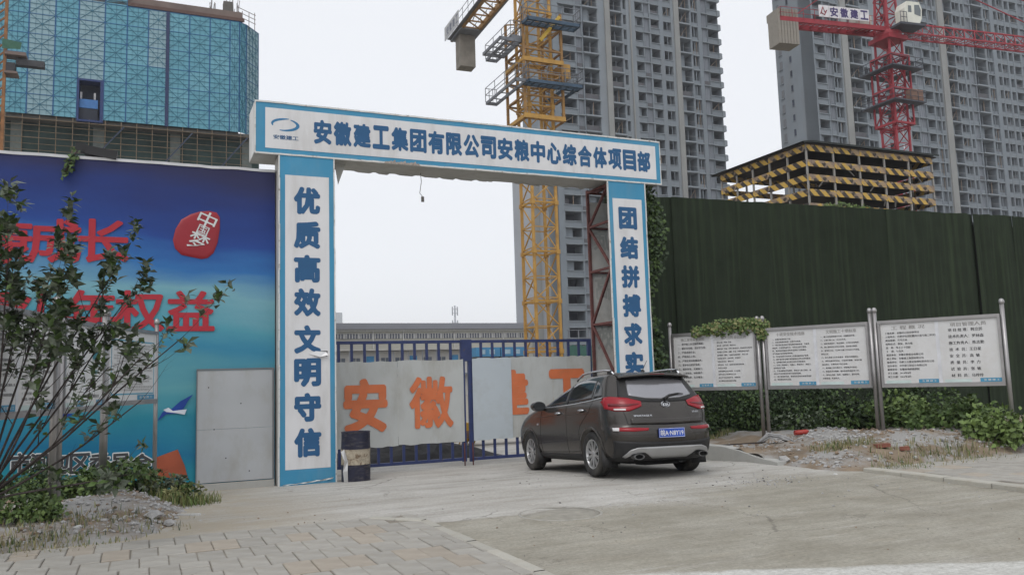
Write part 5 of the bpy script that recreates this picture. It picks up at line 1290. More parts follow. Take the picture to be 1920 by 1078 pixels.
# ---------------------------------------------------------------- the parked SUV
def car():
    yaw, pit, rol = -0.360, -0.052, 0.012
    fw = Vector((math.sin(yaw) * math.cos(pit), math.cos(yaw) * math.cos(pit), math.sin(pit)))
    lf = Vector((-math.cos(yaw), math.sin(yaw), 0)); up = fw.cross(lf); lf2 = lf * math.cos(rol) + up * math.sin(rol); up2 = fw.cross(lf2)
    t = thing('parked_car', 'dusty dark brown compact SUV parked nose in before the closed gate', 'car', (2.04, 13.66, 0.0))
    mw_ = Matrix((fw, lf2, up2)).transposed(); t.rotation_euler = mw_.to_euler()
    t.location.z = gh(toG(t.location)[1]) + .002
    paint = M('car_paint', (.046, .041, .037), .24, .5, .08, 1.5, spec=.5, coat=.35, dirt_or_shading=(.085, .078, .068), damt=.35, dsc=1.2)
    trimb = M('car_black', (.014, .014, .015), .55, 0, .1, 5, dirt_or_shading=(.04, .037, .034), damt=.4, dsc=3)
    glass = M('car_glass', (.014, .016, .018), .06, 0, .02, 1, spec=.9)
    rglass = M('car_rear_glass', (.30, .30, .32), .14, .65, .08, 1.5, spec=.7)
    chrome = M('chrome', (.62, .63, .65), .15, .95, .02, 1); silver = M('car_silver', (.36, .36, .36), .35, .55, .06, 3)
    redl = M('lamp_red', (.27, .004, .012), .28, 0, .05, 4, spec=.35, coat=.15); redd = M('lamp_dark_red', (.12, .003, .008), .25, 0, .05, 4, spec=.4, coat=.2)
    white = M('lamp_white', (.6, .6, .6), .2); seam = M('car_seam', (.006, .006, .006), .9)
    # layers: z, rear x, front x, half width, rear corner radii (x, y), front corner radii, crown of the rear edge
    LY = [(.20, -.62, 3.30, .76, .3, .35, .3, .4, .02), (.27, -.80, 3.42, .83, .36, .38, .35, .45, .05), (.34, -.885, 3.48, .875, .40, .42, .4, .5, .08), (.46, -.925, 3.52, .900, .44, .45, .45, .55, .10),
          (.60, -.940, 3.54, .912, .46, .46, .45, .6, .10), (.70, -.935, 3.53, .915, .46, .46, .45, .6, .10), (.745, -.925, 3.52, .915, .46, .46, .45, .6, .10), (.765, -.885, 3.51, .915, .46, .46, .45, .6, .10), (.86, -.880, 3.46, .915, .46, .46, .5, .6, .10),
          (.98, -.860, 3.36, .910, .46, .46, .6, .6, .10), (1.06, -.830, 3.10, .903, .46, .46, .7, .6, .10), (1.12, -.800, 2.70, .893, .44, .46, .6, .6, .10), (1.165, -.770, 2.25, .875, .40, .44, .5, .6, .10),
          (1.25, -.715, 2.02, .845, .40, .42, .5, .6, .10), (1.34, -.645, 1.78, .808, .38, .40, .5, .55, .10), (1.43, -.570, 1.50, .765, .36, .38, .5, .5, .10), (1.51, -.500, 1.22, .722, .32, .34, .5, .5, .10), (1.56, -.480, 1.02, .69, .28, .30, .5, .45, .11),
          (1.595, -.46, .86, .655, .25, .28, .45, .4, .11), (1.615, -.38, .70, .60, .22, .25, .4, .35, .09), (1.628, -.20, .50, .48, .2, .2, .3, .3, .06)]
    def outline(L):
        z, xr, xf, w, rx, ry, fx, fy, cr = L; P = []
        for i in range(7): y = (w - ry) * i / 6; P.append((xr + cr * (y / w) ** 2, y))
        x0 = P[-1][0]
        for i in range(1, 7): a = math.pi / 2 * i / 6; P.append((x0 + rx * (1 - math.cos(a)) , w - ry + ry * math.sin(a)))
        xa = P[-1][0]; xb = xf - fx
        for i in range(1, 15): f = i / 15; P.append((xa + (xb - xa) * f, w + .012 * math.sin(math.pi * f)))
        for i in range(0, 7): a = math.pi / 2 * i / 6; P.append((xb + fx * math.sin(a), w - fy + fy * math.cos(a)))
        for i in range(1, 5): y = (w - fy) * (1 - i / 4); P.append((xf + .05 * (1 - (y / w) ** 2), y))
        return [(x, y, z) for x, y in P] + [(x, -y, z) for x, y in P[::-1][1:-1]]
    b = MB(); rows = [outline(L) for L in LY]; b.grid([r[::-1] for r in rows], closed=True)
    b.poly([(.1 + (p[0] - .1) * .3, p[1] * .3, 1.632) for p in rows[-1]], 0, True); n = len(rows[-1]); last = len(b.v) - n
    base = last - n
    for j in range(n):
        jj = (j + 1) % n; b.f.append((base + (n - 1 - j), base + (n - 1 - jj), last + jj, last + j)); b.m.append(0); b.sm.append(True)
    b.poly(rows[0][::-1])
    me = b.mesh('body', paint); bm = bmesh.new(); bm.from_mesh(me); bmesh.ops.remove_doubles(bm, verts=bm.verts, dist=1e-5); bmesh.ops.recalc_face_normals(bm, faces=bm.faces); bm.to_mesh(me); bm.free()
    body = put('body', me); md = body.modifiers.new('s', 'SUBSURF'); md.levels = 1; md.render_levels = 1
    cutm = MB()
    cuts = []
    for cx in (0.0, 2.64):
        for sy in (-1, 1):
            c = MB(); k = 40; r_ = .395
            ring = [(cx + r_ * math.cos(2 * math.pi * j / k), .355 + r_ * math.sin(2 * math.pi * j / k)) for j in range(k)]
            y0, y1 = sy * .60, sy * 1.2
            c.grid([[(x, y0, z) for x, z in ring], [(x, y1, z) for x, z in ring]], closed=True); c.poly([(x, y0, z) for x, z in ring][::-1]); c.poly([(x, y1, z) for x, z in ring])
            mc = c.mesh('cut', trimb); bm = bmesh.new(); bm.from_mesh(mc); bmesh.ops.remove_doubles(bm, verts=bm.verts, dist=1e-5); bmesh.ops.recalc_face_normals(bm, faces=bm.faces); bm.to_mesh(mc); bm.free()
            co = put('cut', mc); cuts.append(co)
            m2 = body.modifiers.new('b', 'BOOLEAN'); m2.operation = 'DIFFERENCE'; m2.object = co; m2.solver = 'EXACT'
    bpy.context.view_layer.update(); dg = bpy.context.evaluated_depsgraph_get(); ev = body.evaluated_get(dg)
    nm = bpy.data.meshes.new_from_object(ev); body.modifiers.clear(); body.data = nm; body.parent = t; nm.name = 'body'
    for c in cuts: bpy.data.objects.remove(c)
    nm.materials.clear(); nm.materials.append(paint); nm.materials.append(trimb)
    for p in nm.polygons:
        c = p.center; inarch = False
        for cx in (0, 2.64):
            if math.hypot(c.x - cx, c.z - .355) < .392 + .001 and .55 < abs(c.y) < 1: inarch = True
        p.material_index = 1 if (inarch or c.z < .29) else 0
        p.use_smooth = not inarch
    tree = BVHTree.FromPolygons([v.co.copy() for v in nm.vertices], [tuple(p.vertices) for p in nm.polygons])
    def interp(pl, s):
        d = [0]; 
        for a, c in zip(pl, pl[1:]): d.append(d[-1] + math.hypot(c[0] - a[0], c[1] - a[1]))
        q = s * d[-1]
        for i in range(len(pl) - 1):
            if q <= d[i + 1] + 1e-9: f = (q - d[i]) / max(1e-9, d[i + 1] - d[i]); return (pl[i][0] + (pl[i + 1][0] - pl[i][0]) * f, pl[i][1] + (pl[i + 1][1] - pl[i][1]) * f)
        return pl[-1]
    def hit(mode, a, c, off):
        if mode == 'L': o, d = Vector((a, 2, c)), Vector((0, -1, 0))
        elif mode == 'R': o, d = Vector((a, -2, c)), Vector((0, 1, 0))
        elif mode == 'B': o, d = Vector((-3, a, c)), Vector((1, 0, 0))
        else: o, d = Vector((a, c, 3)), Vector((0, 0, -1))
        h, n_, _, _ = tree.ray_cast(o, d)
        k_ = 0
        while mode == 'B' and (h is None or h.x > -.34) and k_ < 40: o = Vector((-3, o.y * .985, c)); h, n_, _, _ = tree.ray_cast(o, d); k_ += 1
        if h is None: return None
        if n_.dot(d) > 0: n_ = -n_
        return h + n_ * off
    def patch(name, mode, top, bot, mat, off=.004, nx=20, ny=6, thick=True):
        rows = []
        for j in range(ny + 1):
            row = []
            for i in range(nx + 1):
                p = interp(top, i / nx); q = interp(bot, i / nx); f = j / ny
                h = hit(mode, p[0] + (q[0] - p[0]) * f, p[1] + (q[1] - p[1]) * f, off)
                if h is None: h = row[-1] if row else Vector((p[0], 0, p[1]))
                row.append(h)
            rows.append(row)
        if thick:         # wrap the rim back on to the body
            pass
        b = MB(); b.grid(rows, smooth=True)
        o = b.build(name, mat, t)
        sd_ = o.modifiers.new('solid', 'SOLIDIFY'); sd_.thickness = off * .9; sd_.offset = -1
        c0 = o.data.polygons[0].normal
        return o
    def flipfix(o, mode):
        ref = {'L': Vector((0, 1, 0)), 'R': Vector((0, -1, 0)), 'B': Vector((-1, 0, 0)), 'T': Vector((0, 0, 1))}[mode]
        s_ = sum((p.normal.dot(ref) for p in o.data.polygons)); 
        if s_ < 0: o.data.flip_normals()
        return o
    def PT(name, mode, top, bot, mat, off=.004, nx=20, ny=6): return flipfix(patch(name, mode, top, bot, mat, off, nx, ny), mode)
    for side in ('L', 'R'):
        # dark glasshouse: front door, rear door, quarter
        PT('side_window', side, [(.94, 1.54), (1.2, 1.505), (1.5, 1.41), (1.86, 1.22)], [(.93, 1.165), (1.2, 1.155), (1.5, 1.145), (1.95, 1.14)], glass, .005)
        PT('side_window', side, [(.0, 1.50), (.3, 1.53), (.6, 1.54), (.90, 1.537)], [(-.01, 1.20), (.3, 1.18), (.6, 1.172), (.89, 1.165)], glass, .005)
        PT('door_pillar', side, [(.90, 1.54), (.94, 1.54)], [(.89, 1.16), (.93, 1.16)], trimb, .006, 3, 8)
        PT('quarter_window', side, [(-.24, 1.40), (-.14, 1.46), (-.03, 1.49)], [(-.34, 1.245), (-.2, 1.225), (-.05, 1.21)], glass, .005, 10, 5)
        PT('window_chrome', side, [(-.36, 1.228), (0, 1.198), (.6, 1.164), (1.2, 1.147), (1.9, 1.138)], [(-.36, 1.213), (0, 1.182), (.6, 1.148), (1.2, 1.131), (1.9, 1.122)], chrome, .009, 40, 1)
        # door seams
        for pts in ([(.40, .42), (.42, .7), (.36, .8), (.02, 1.03), (-.08, 1.2)], [(.90, .30), (.90, .7), (.91, 1.14)], [(2.06, .30), (2.08, .7), (2.02, 1.1)], [(.43, .385), (1.2, .365), (2.05, .355)]):
            vert = abs(pts[-1][1] - pts[0][1]) > abs(pts[-1][0] - pts[0][0])
            t2 = [(x + (.006 if vert else 0), z + (0 if vert else .006)) for x, z in pts]
            PT('door_seam', side, pts, t2, seam, .0025, 24, 1)
        PT('sill_trim', side, [(.42, .345), (1.3, .335), (2.22, .335)], [(.44, .255), (1.3, .245), (2.20, .245)], trimb, .012, 30, 3)
        PT('waist_crease', side, [(-.2, 1.015), (.6, .99), (2.2, .975)], [(-.2, 1.010), (.6, .985), (2.2, .970)], M('paint_edge', (.05, .045, .04), .35, .4), .004, 30, 1)
        # arch lip
        for cx in (0, 2.64):
            A = [math.pi * (-.02 + 1.04 * i / 16) for i in range(17)]
            inn = [(cx + .398 * math.cos(a), .355 + .398 * math.sin(a)) for a in A]; out = [(cx + .435 * math.cos(a), .355 + .435 * math.sin(a)) for a in A]
            PT('arch_lip', side, out, inn, paint, .010, 32, 2)
        PT('fuel_flap' if side == 'R' else 'body_badge', side, [(2.16, .86), (2.24, .86)], [(2.16, .83), (2.24, .83)], paint if side == 'R' else chrome, .005, 3, 2)
    # rear glass and surround
    gs_ = [( .66, 1.20), (.62, 1.36), (.56, 1.475), (0, 1.505), (-.56, 1.475), (-.62, 1.36), (-.66, 1.20)]
    PT('rear_surround', 'B', [(.60, 1.515), (.3, 1.54), (0, 1.547), (-.3, 1.54), (-.60, 1.515)], [(.73, 1.17), (.4, 1.135), (0, 1.12), (-.4, 1.135), (-.73, 1.17)], trimb, .005, 30, 10)
    PT('rear_window', 'B', [(.50, 1.475), (.25, 1.50), (0, 1.505), (-.25, 1.50), (-.50, 1.475)], [(.56, 1.235), (.3, 1.185), (0, 1.17), (-.3, 1.185), (-.56, 1.235)], rglass, .010, 30, 10)
    # spoiler
    b = MB(); rows = []
    for x, z, w in ((-.20, 1.622, .50), (-.42, 1.612, .60), (-.60, 1.578, .64), (-.625, 1.558, .64), (-.60, 1.545, .63), (-.46, 1.548, .60)):
        rows.append([(x + .10 * (y / .64) ** 2, y, z - .035 * (y / .64) ** 2) for y in [w * (i / 10 - 1) for i in range(21)]])
    b.grid(rows); o = b.build('spoiler', paint, t); 
    sp = MB(); sp.box(-.632, -.622, -.13, .13, 1.562, 1.574); sp.build('brake_light', redd, t)
    # tailgate seams
    for y0 in (1, -1):
        PT('tailgate_seam', 'B', [(y0 * .735, 1.15), (y0 * .70, 1.02), (y0 * .655, .80)], [(y0 * .742, 1.15), (y0 * .707, 1.02), (y0 * .662, .80)], seam, .003, 12, 1)
    PT('tailgate_seam', 'B', [(.655, .80), (0, .785), (-.655, .80)], [(.655, .793), (0, .778), (-.655, .793)], seam, .003, 30, 1)
    PT('tailgate_lip', 'B', [(.62, .885), (0, .875), (-.62, .885)], [(.62, .80), (0, .79), (-.62, .80)], paint, .014, 30, 3)
    # tail lamps: wrap corner (side patch) and gate half
    for s in (1, -1):
        sd_ = 'L' if s > 0 else 'R'
        PT('tail_lamp', 'B', [(s * .875, 1.215), (s * .80, 1.225), (s * .60, 1.195), (s * .40, 1.135)], [(s * .88, 1.045), (s * .80, 1.005), (s * .62, .995), (s * .415, 1.065)], redl, .016, 24, 8)
        PT('tail_lamp', sd_, [(-.56, 1.215), (-.52, 1.222), (-.44, 1.205)], [(-.58, 1.04), (-.53, 1.06), (-.47, 1.12)], redl, .014, 14, 5)
        PT('lamp_band', 'B', [(s * .84, 1.12), (s * .64, 1.10), (s * .45, 1.105)], [(s * .84, 1.075), (s * .64, 1.062), (s * .46, 1.09)], redd, .019, 16, 2)
        PT('reverse_lamp', 'B', [(s * .80, 1.04), (s * .66, 1.03)], [(s * .80, 1.015), (s * .66, 1.005)], white, .020, 8, 2)
        PT('reflector', 'B', [(s * .83, .755), (s * .6, .745), (s * .36, .735)], [(s * .83, .705), (s * .6, .690), (s * .38, .70)], redl, .008, 16, 3)
        PT('bumper_lamp', 'B', [(s * .85, .752), (s * .78, .75)], [(s * .85, .708), (s * .79, .70)], white, .011, 6, 3)
        # exhausts
        b = MB(); c = (-.90, s * .56, .315)
        k = 20
        for r0, r1, x0, x1 in ((1.0, 1.0, -.02, .10), (1.0, .84, -.02, -.02), (.84, .84, -.02, .08)):
            b.grid([[(c[0] + x0, c[1] + .085 * r0 * math.cos(2 * math.pi * j / k), c[2] + .042 * r0 * math.sin(2 * math.pi * j / k)) for j in range(k)],
                    [(c[0] + x1, c[1] + .085 * r1 * math.cos(2 * math.pi * j / k), c[2] + .042 * r1 * math.sin(2 * math.pi * j / k)) for j in range(k)]], closed=True)
        b.build('exhaust_tip', M('exhaust_steel', (.2, .2, .2), .35, .9), t)
        b = MB(); b.poly([(c[0] + .02, c[1] + .066 * math.cos(2 * math.pi * j / k), c[2] + .033 * math.sin(2 * math.pi * j / k)) for j in range(k)]); b.build('exhaust_hole', seam, t)
        # mud flaps
        for cx in (0, 2.64): b = MB(); b.grid([[(cx - .37, s * .66, .42), (cx - .37, s * .92, .42)], [(cx - .39, s * .66, .28), (cx - .40, s * .925, .27)], [(cx - .40, s * .66, .15), (cx - .42, s * .92, .15)]]); o = b.build('mud_flap', trimb, t); m_ = o.modifiers.new('s', 'SOLIDIFY'); m_.thickness = .012
    # bumper cladding and silver skid
    PT('bumper_cladding', 'B', [(.85, .56), (.5, .53), (0, .52), (-.5, .53), (-.85, .56)], [(.83, .30), (.5, .285), (0, .28), (-.5, .285), (-.83, .30)], trimb, .012, 40, 8)
    PT('skid_plate', 'B', [(.74, .33), (.66, .42), (.55, .455), (0, .46), (-.55, .455), (-.66, .42), (-.74, .33)], [(.70, .31), (.62, .365), (.45, .385), (.3, .30), (-.3, .30), (-.45, .385), (-.62, .365), (-.70, .31)], silver, .026, 48, 5)
    PT('bumper_crease', 'B', [(.80, .655), (0, .635), (-.80, .655)], [(.80, .648), (0, .628), (-.80, .648)], MATS['paint_edge'], .005, 30, 1)
    # underbody
    b = MB(); b.box(-.6, 3.2, -.55, .55, .20, .30); b.box(-.6, -.3, -.3, .3, .17, .24); b.tube([(-.85, .56, .30), (-.5, .45, .24), (1.2, .2, .2)], .035, 8); b.tube([(0, -.7, .33), (0, .7, .33)], .045, 8); b.tube([(2.64, -.7, .33), (2.64, .7, .33)], .045, 8)
    b.build('underbody', seam, t)
    # number plate
    rx = hit('B', 0, .66, 0).x - .03
    pl_ = box('number_plate', rx, rx + .014, -.225, .225, .585, .725, M('plate_blue', (.012, .07, .42), .35), t)
    pt_ = bpy.data.objects.new('plate_text', None)
    bpy.data.objects.remove(pt_)
    V_, F_, (x0, x1, y0, y1) = glyph('皖A·N8Y19', .018, 2)
    me = bpy.data.meshes.new('plate_lettering'); sx = .40 / (x1 - x0); sy = .092 / (y1 - y0)
    me.from_pydata([(rx - .002 - c, -((a - (x0 + x1) / 2) * sx), .655 + (d - (y0 + y1) / 2) * sy) for a, d, c in V_], [], F_); me.materials.append(wfr); put('plate_lettering', me, t)
    b = MB()
    for y0_, y1_, z0, z1 in ((-.22, .22, .716, .721), (-.22, .22, .589, .594), (-.221, -.217, .589, .721), (.217, .221, .589, .721)): b.box(rx - .002, rx, y0_, y1_, z0, z1)
    b.build('plate_border', wfr, t)
    # badges
    def flat_text(s, y, z, w, h, mat, off, bold=.02):
        V_, F_, (x0, x1, y0, y1) = glyph(s, bold, 2); x_ = min(hit('B', y, z, 0).x, hit('B', y - w / 2, z, 0).x, hit('B', y + w / 2, z, 0).x) - off
        me = bpy.data.meshes.new('badge_lettering'); sx = w / (x1 - x0); sy = h / (y1 - y0)
        P_ = []
        for a, d, c in V_:
            yy = y - (a - (x0 + x1) / 2) * sx; zz = z + (d - (y0 + y1) / 2) * sy; hh = hit('B', yy, zz, off); P_.append((hh.x - c, yy, zz))
        me.from_pydata(P_, [], F_); me.materials.append(mat); put('badge_lettering', me, t)
    k = 28
    for r_, off, m_ in ((1, .012, chrome), (.86, .016, seam)):
        b = MB(); P_ = [hit('B', .078 * r_ * math.cos(2 * math.pi * j / k), 1.085 + .043 * r_ * math.sin(2 * math.pi * j / k), off) for j in range(k)]
        b.poly(P_); o = b.build('badge', m_, t); flipfix(o, 'B')
    flat_text('KIA', 0, 1.085, .105, .045, chrome, .020, .03)
    flat_text('SPORTAGE R', .42, .925, .30, .026, chrome, .006, .015); flat_text('2.0 GLS', -.52, .965, .13, .024, chrome, .006, .015)
    # wiper
    b = MB(); p = [hit('B', y, z, .03) for y, z in ((-.0, 1.155), (-.12, 1.21), (-.28, 1.235), (-.38, 1.225))]; b.tube(p, [.024, .020, .014, .008], 6); b.lathe([(.04, 0), (.03, -.03), (0, -.03)], hit('B', 0, 1.15, .005), 'y', 12); b.build('rear_wiper', trimb, t)
    # roof rails, antenna, mirrors, handles
    for s in (1, -1):
        pts = [(-.32, .60, 1.585), (-.22, .605, 1.655), (0, .612, 1.672), (.4, .618, 1.675), (.8, .61, 1.655), (1.0, .60, 1.60), (1.06, .60, 1.56)]
        b = MB(); b.tube([(x, s * y, z) for x, y, z in pts], .017, 8); b.build('roof_rail', chrome, t)
        b = MB(); b.box(-.26, -.12, s * .60 - .02, s * .60 + .02, 1.55, 1.66); b.box(.3, .4, s * .61 - .018, s * .61 + .018, 1.56, 1.665); b.build('rail_foot', trimb, t)
        # mirror
        b = MB(); rows = []; k = 16
        for x, sc in ((2.02, .6), (1.98, 1.0), (1.90, 1.05), (1.84, .98)):
            rows.append([(x, s * (1.02 + .125 * sc * math.cos(2 * math.pi * j / k)), 1.165 + .085 * sc * math.sin(2 * math.pi * j / k)) for j in range(k)])
        b.grid(rows if s < 0 else [r[::-1] for r in rows], closed=True); b.poly(rows[0]); b.bar((1.94, s * .84, 1.10), (1.93, s * 1.0, 1.13), .05, .05); b.build('mirror', paint, t)
        b = MB(); b.poly([(1.838, s * (1.02 + .12 * math.cos(2 * math.pi * j / k)), 1.165 + .08 * math.sin(2 * math.pi * j / k)) for j in range(k)][::(1 if s > 0 else -1)]); b.build('mirror_glass', glass, t)
        for x, z in ((.28, 1.045), (1.22, 1.02)):
            y = hit('L' if s > 0 else 'R', x, z, 0).y
            b = MB(); b.tube([(x - .10, y + s * .005, z), (x - .07, y + s * .035, z + .004), (x + .07, y + s * .035, z + .002), (x + .10, y + s * .005, z)], [.012, .018, .018, .012], 8); b.build('door_handle', chrome, t)
            PT('handle_cup', 'L' if s > 0 else 'R', [(x - .09, z + .025), (x + .09, z + .025)], [(x - .07, z - .03), (x + .07, z - .03)], seam, .002, 6, 3)
    b = MB(); b.lathe([(.04, 0), (.03, .03), (.012, .05)], (-.18, 0, 1.62), k=12); b.tube([(-.18, 0, 1.66), (-.33, 0, 1.80)], [.006, .004], 6); b.build('antenna', trimb, t)
    # windscreen
    PT('windscreen', 'T', [(1.05, .50), (1.12, .25), (1.14, 0), (1.12, -.25), (1.05, -.50)], [(1.95, .66), (2.02, .3), (2.05, 0), (2.02, -.3), (1.95, -.66)], glass, .006, 20, 10)
    # wheels
    rub = M('tyre_rubber', (.022, .022, .022), .85, 0, .2, 8, dirt_or_shading=(.11, .10, .085), damt=.6, dsc=4)
    tyre = MB(); prof = []
    Rt, Wt = .352, .115
    prof = [(.225, -.085), (.24, -.10), (.29, -.112), (.325, -.108), (.343, -.095), (.349, -.078)]
    for g in (-.055, -.02, .02, .055): prof += [(.352, g - .008), (.342, g - .006), (.342, g + .006), (.352, g + .008)]
    prof += [(.349, .078), (.343, .095), (.325, .108), (.29, .112), (.24, .10), (.225, .085)]
    tyre.lathe(prof, (0, 0, 0), 'y', 64)
    tm = tyre.mesh('tyre', rub)
    # lug blocks
    rim = MB()
    rim.lathe([(.232, .095), (.226, .100), (.216, .092), (.205, .03), (.205, -.09)], (0, 0, 0), 'y', 48)
    for j in range(10):
        for d in (-.085, .085):
            a = 2 * math.pi * j / 10 + math.pi / 2 + d; a2 = 2 * math.pi * j / 10 + math.pi / 2 + d * 1.6
            p0 = Vector((.045 * math.cos(a2), .070, .045 * math.sin(a2))); p1 = Vector((.215 * math.cos(a), .088, .215 * math.sin(a)))
            rim.bar(p0, p1, .013, .018)
    rim.lathe([(0, .085), (.045, .083), (.06, .07), (.06, .03)], (0, 0, 0), 'y', 20)
    rm = rim.mesh('rim', M('alloy', (.50, .50, .50), .3, .75, .05, 5))
    dk = MB(); dk.lathe([(0, .045), (.204, .055)], (0, 0, 0), 'y', 24); dk.lathe([(.06, .05), (.15, .058), (.15, .0)], (0, 0, 0), 'y', 24); dm = dk.mesh('brake_disc_gap_shade', M('disc_dark', (.035, .035, .035), .5, .5))  # wide dark disc imitates shade in the spoke gaps; smaller one is the brake
    for cx in (0, 2.64):
        for s in (1, -1):
            ty = put('tyre', tm, t, (cx, s * .805, .352), (0, rnd.uniform(0, 1.2), 0 if s > 0 else math.pi))
            put('rim', rm, ty); put('brake_disc_gap_shade', dm, ty)
car()

# ---------------------------------------------------------------- plants
def leafmat(name, c, var=.35, sc=6, tr=.25):
    m = M(name, c, .55, 0, var, sc, spec=.3, rand=.12); b = m.node_tree.nodes['Principled BSDF']
    return m
Lm = {k: leafmat('leaf_' + k, c) for k, c in dict(dark=(.032, .052, .022), mid=(.07, .115, .032), light=(.12, .175, .05), yellow=(.21, .21, .09), grey=(.10, .12, .085), vine=(.045, .075, .032), straw=(.26, .23, .13)).items()}
bark = M('bark', (.045, .036, .034), .9, 0, .3, 10, bump=.5, bsc=60)
def leaf(b, p, d, n, L_, w, m, curl=.15):
    d = d.normalized(); s = d.cross(n)
    if s.length < 1e-4: s = d.cross(Vector((1, 0, 0)))
    s.normalize(); n = s.cross(d).normalized(); 
    a = p; q = p + d * L_ * .5 + n * curl * L_ * .3; e = p + d * L_ - n * curl * L_ * .3
    l = p + d * L_ * .45 + s * w + n * curl * L_ * .55; r = p + d * L_ * .45 - s * w + n * curl * L_ * .55
    k = len(b.v); b.v += [tuple(a), tuple(l), tuple(q), tuple(r), tuple(e)]
    for f in ((0, 1, 2), (0, 2, 3), (1, 4, 2), (2, 4, 3)): b.f.append(tuple(k + i for i in f)); b.m.append(m); b.sm.append(False)
def rv(r): 
    while True:
        v = Vector((r.uniform(-1, 1), r.uniform(-1, 1), r.uniform(-1, 1)))
        if .05 < v.length < 1: return v
def bush(name, label, cat, p, rad, n, ls, mats, seed, group=None, stems=7, clumps=14, kind=None, hfun=None):
    r = random.Random(seed); t = thing(name, label, cat, p, 0, group)
    if kind: pass
    b = MB(); b2 = MB(); C_ = []
    for k in range(clumps):
        v = rv(r); v.z = abs(v.z) * r.uniform(.2, 1); v = v.normalized() * r.uniform(.35, .95)
        C_.append((Vector((v.x * rad[0], v.y * rad[1], .08 + v.z * rad[2])), r.uniform(.25, .45), r.randrange(len(mats))))
    for c, s, mi in C_[:stems]:
        q = Vector((c.x * .15, c.y * .15, -.1)); b2.tube([q, q.lerp(c, .5) + Vector((0, 0, .05)), c], [.012, .008, .004], 5)
    for i in range(n):
        c, s, mi = r.choice(C_); v = rv(r); v.z *= .8; v = v.normalized() * (v.length ** .4)
        pos = c + Vector((v.x * s * rad[0], v.y * s * rad[1], v.z * s * rad[2])); pos.z = max(pos.z, .01)
        out = (v * .9 + Vector((0, 0, .35)) + rv(r) * .5).normalized(); d = (rv(r) + v * .5 + Vector((0, 0, -.15))).normalized()
        mm = mi if r.random() < .7 else r.randrange(len(mats)); l = ls * r.uniform(.6, 1.25); leaf(b, pos, d, out, l, l * r.uniform(.28, .42), mm, r.uniform(.05, .3))
    b.build('foliage', [Lm[m] for m in mats], t); b2.build('stem', bark, t)
    return t
def gp(u, v, hf): p = G(u, v); return (p.x, p.y, hf(u, v))
def at_left(px, py, z=.25): p = ATZ(px, py, z); u, v, _ = toG(p); return u, v
# left bank shrubs
for (px, py, rx, rz_, n, mats, lab, sd_) in ((135, 922, (.85, .5), 0.45, 2080, ('mid', 'light', 'dark'), 'broad bright green bramble bush under the left notice boards', 21),
        (235, 905, (.62, .45), 0.40, 1600, ('dark', 'mid', 'mid'), 'dark green bush below the lettering at the foot of the blue banner', 22),
        (312, 905, (.42, .4), 0.30, 960, ('yellow', 'mid', 'grey'), 'small dry olive shrub beside the printed orange sail', 23),
        (12, 960, (.55, .45), 0.35, 1200, ('mid', 'light', 'mid'), 'low light green bush at the left edge beneath the tree', 24),
        (40, 905, (.6, .5), 0.43, 1200, ('dark', 'dark', 'mid'), 'dark shaded bush behind the tree trunk', 25)):
    u, v = at_left(px, py); p = gp(u, v, left_h); bush('shrub', lab, 'shrub', p, (rx[0], rx[1], rz_), n, .075, mats, sd_, 'shrubs on the left bank')
# right bank undergrowth
RB = [(1352, 775, .95, .55, .95, 'dark vine covered bush just right of the parked car', ('dark', 'vine', 'mid')), (1440, 790, .9, .6, .85, 'dark leafy bush around the twin posts between first and middle boards', ('dark', 'vine', 'mid')),
      (1530, 798, .9, .6, .75, 'shaded bush with broad leaves under the middle notice board', ('dark', 'grey', 'mid')), (1600, 806, .7, .5, .6, 'low dark bush at the foot of the middle board right post', ('dark', 'mid')),
      (1690, 800, .8, .5, .72, 'bright green creeper mound under the staff notice board', ('mid', 'light', 'light')), (1790, 806, .85, .5, .74, 'tall fresh green bush under the right notice board', ('light', 'mid', 'mid')),
      (1890, 815, .85, .5, .78, 'bushy green growth around the rightmost board post', ('mid', 'light', 'light')), (1915, 862, .6, .4, .5, 'low grassy shrub at the right edge beside the paving', ('mid', 'yellow', 'light'))][:7]
for i, (px, py, rx, ry, rz_, lab, mats) in enumerate(RB):
    p = ATZ(px, py, .35); d = Vector((p.x, p.y, 0)).normalized(); p = p + d * .35; u, v, _ = toG(p)
    if i < 4: p = p + d * .9; u, v, _ = toG(p)
    bush('shrub', lab, 'shrub', (p.x, p.y, right_h(u, v)), (rx, ry, rz_ * .85), 1250, .12, mats, 40 + i, 'undergrowth below the right notice boards', 9, 20)
for i, (u, v, rx, rz_, lab) in enumerate(((9.6, 1.2, 1.0, 1.3, 'dark climbing thicket in the corner between pillar and turf wall'), (11.3, 1.0, 1.1, 1.2, 'deep green thicket at the turf wall behind the middle board'), (13.2, .4, 1.3, 1.3, 'tall thicket against the turf wall behind the staff board'), (15.3, -.6, 1.3, 1.2, 'rank thicket against the turf wall at the right edge'))):
    bush('shrub', lab, 'shrub', gp(u, v, right_h), (rx, .6, rz_), 3000, .10, ('dark', 'vine', 'mid'), 60 + i, 'undergrowth below the right notice boards', 9, 22)
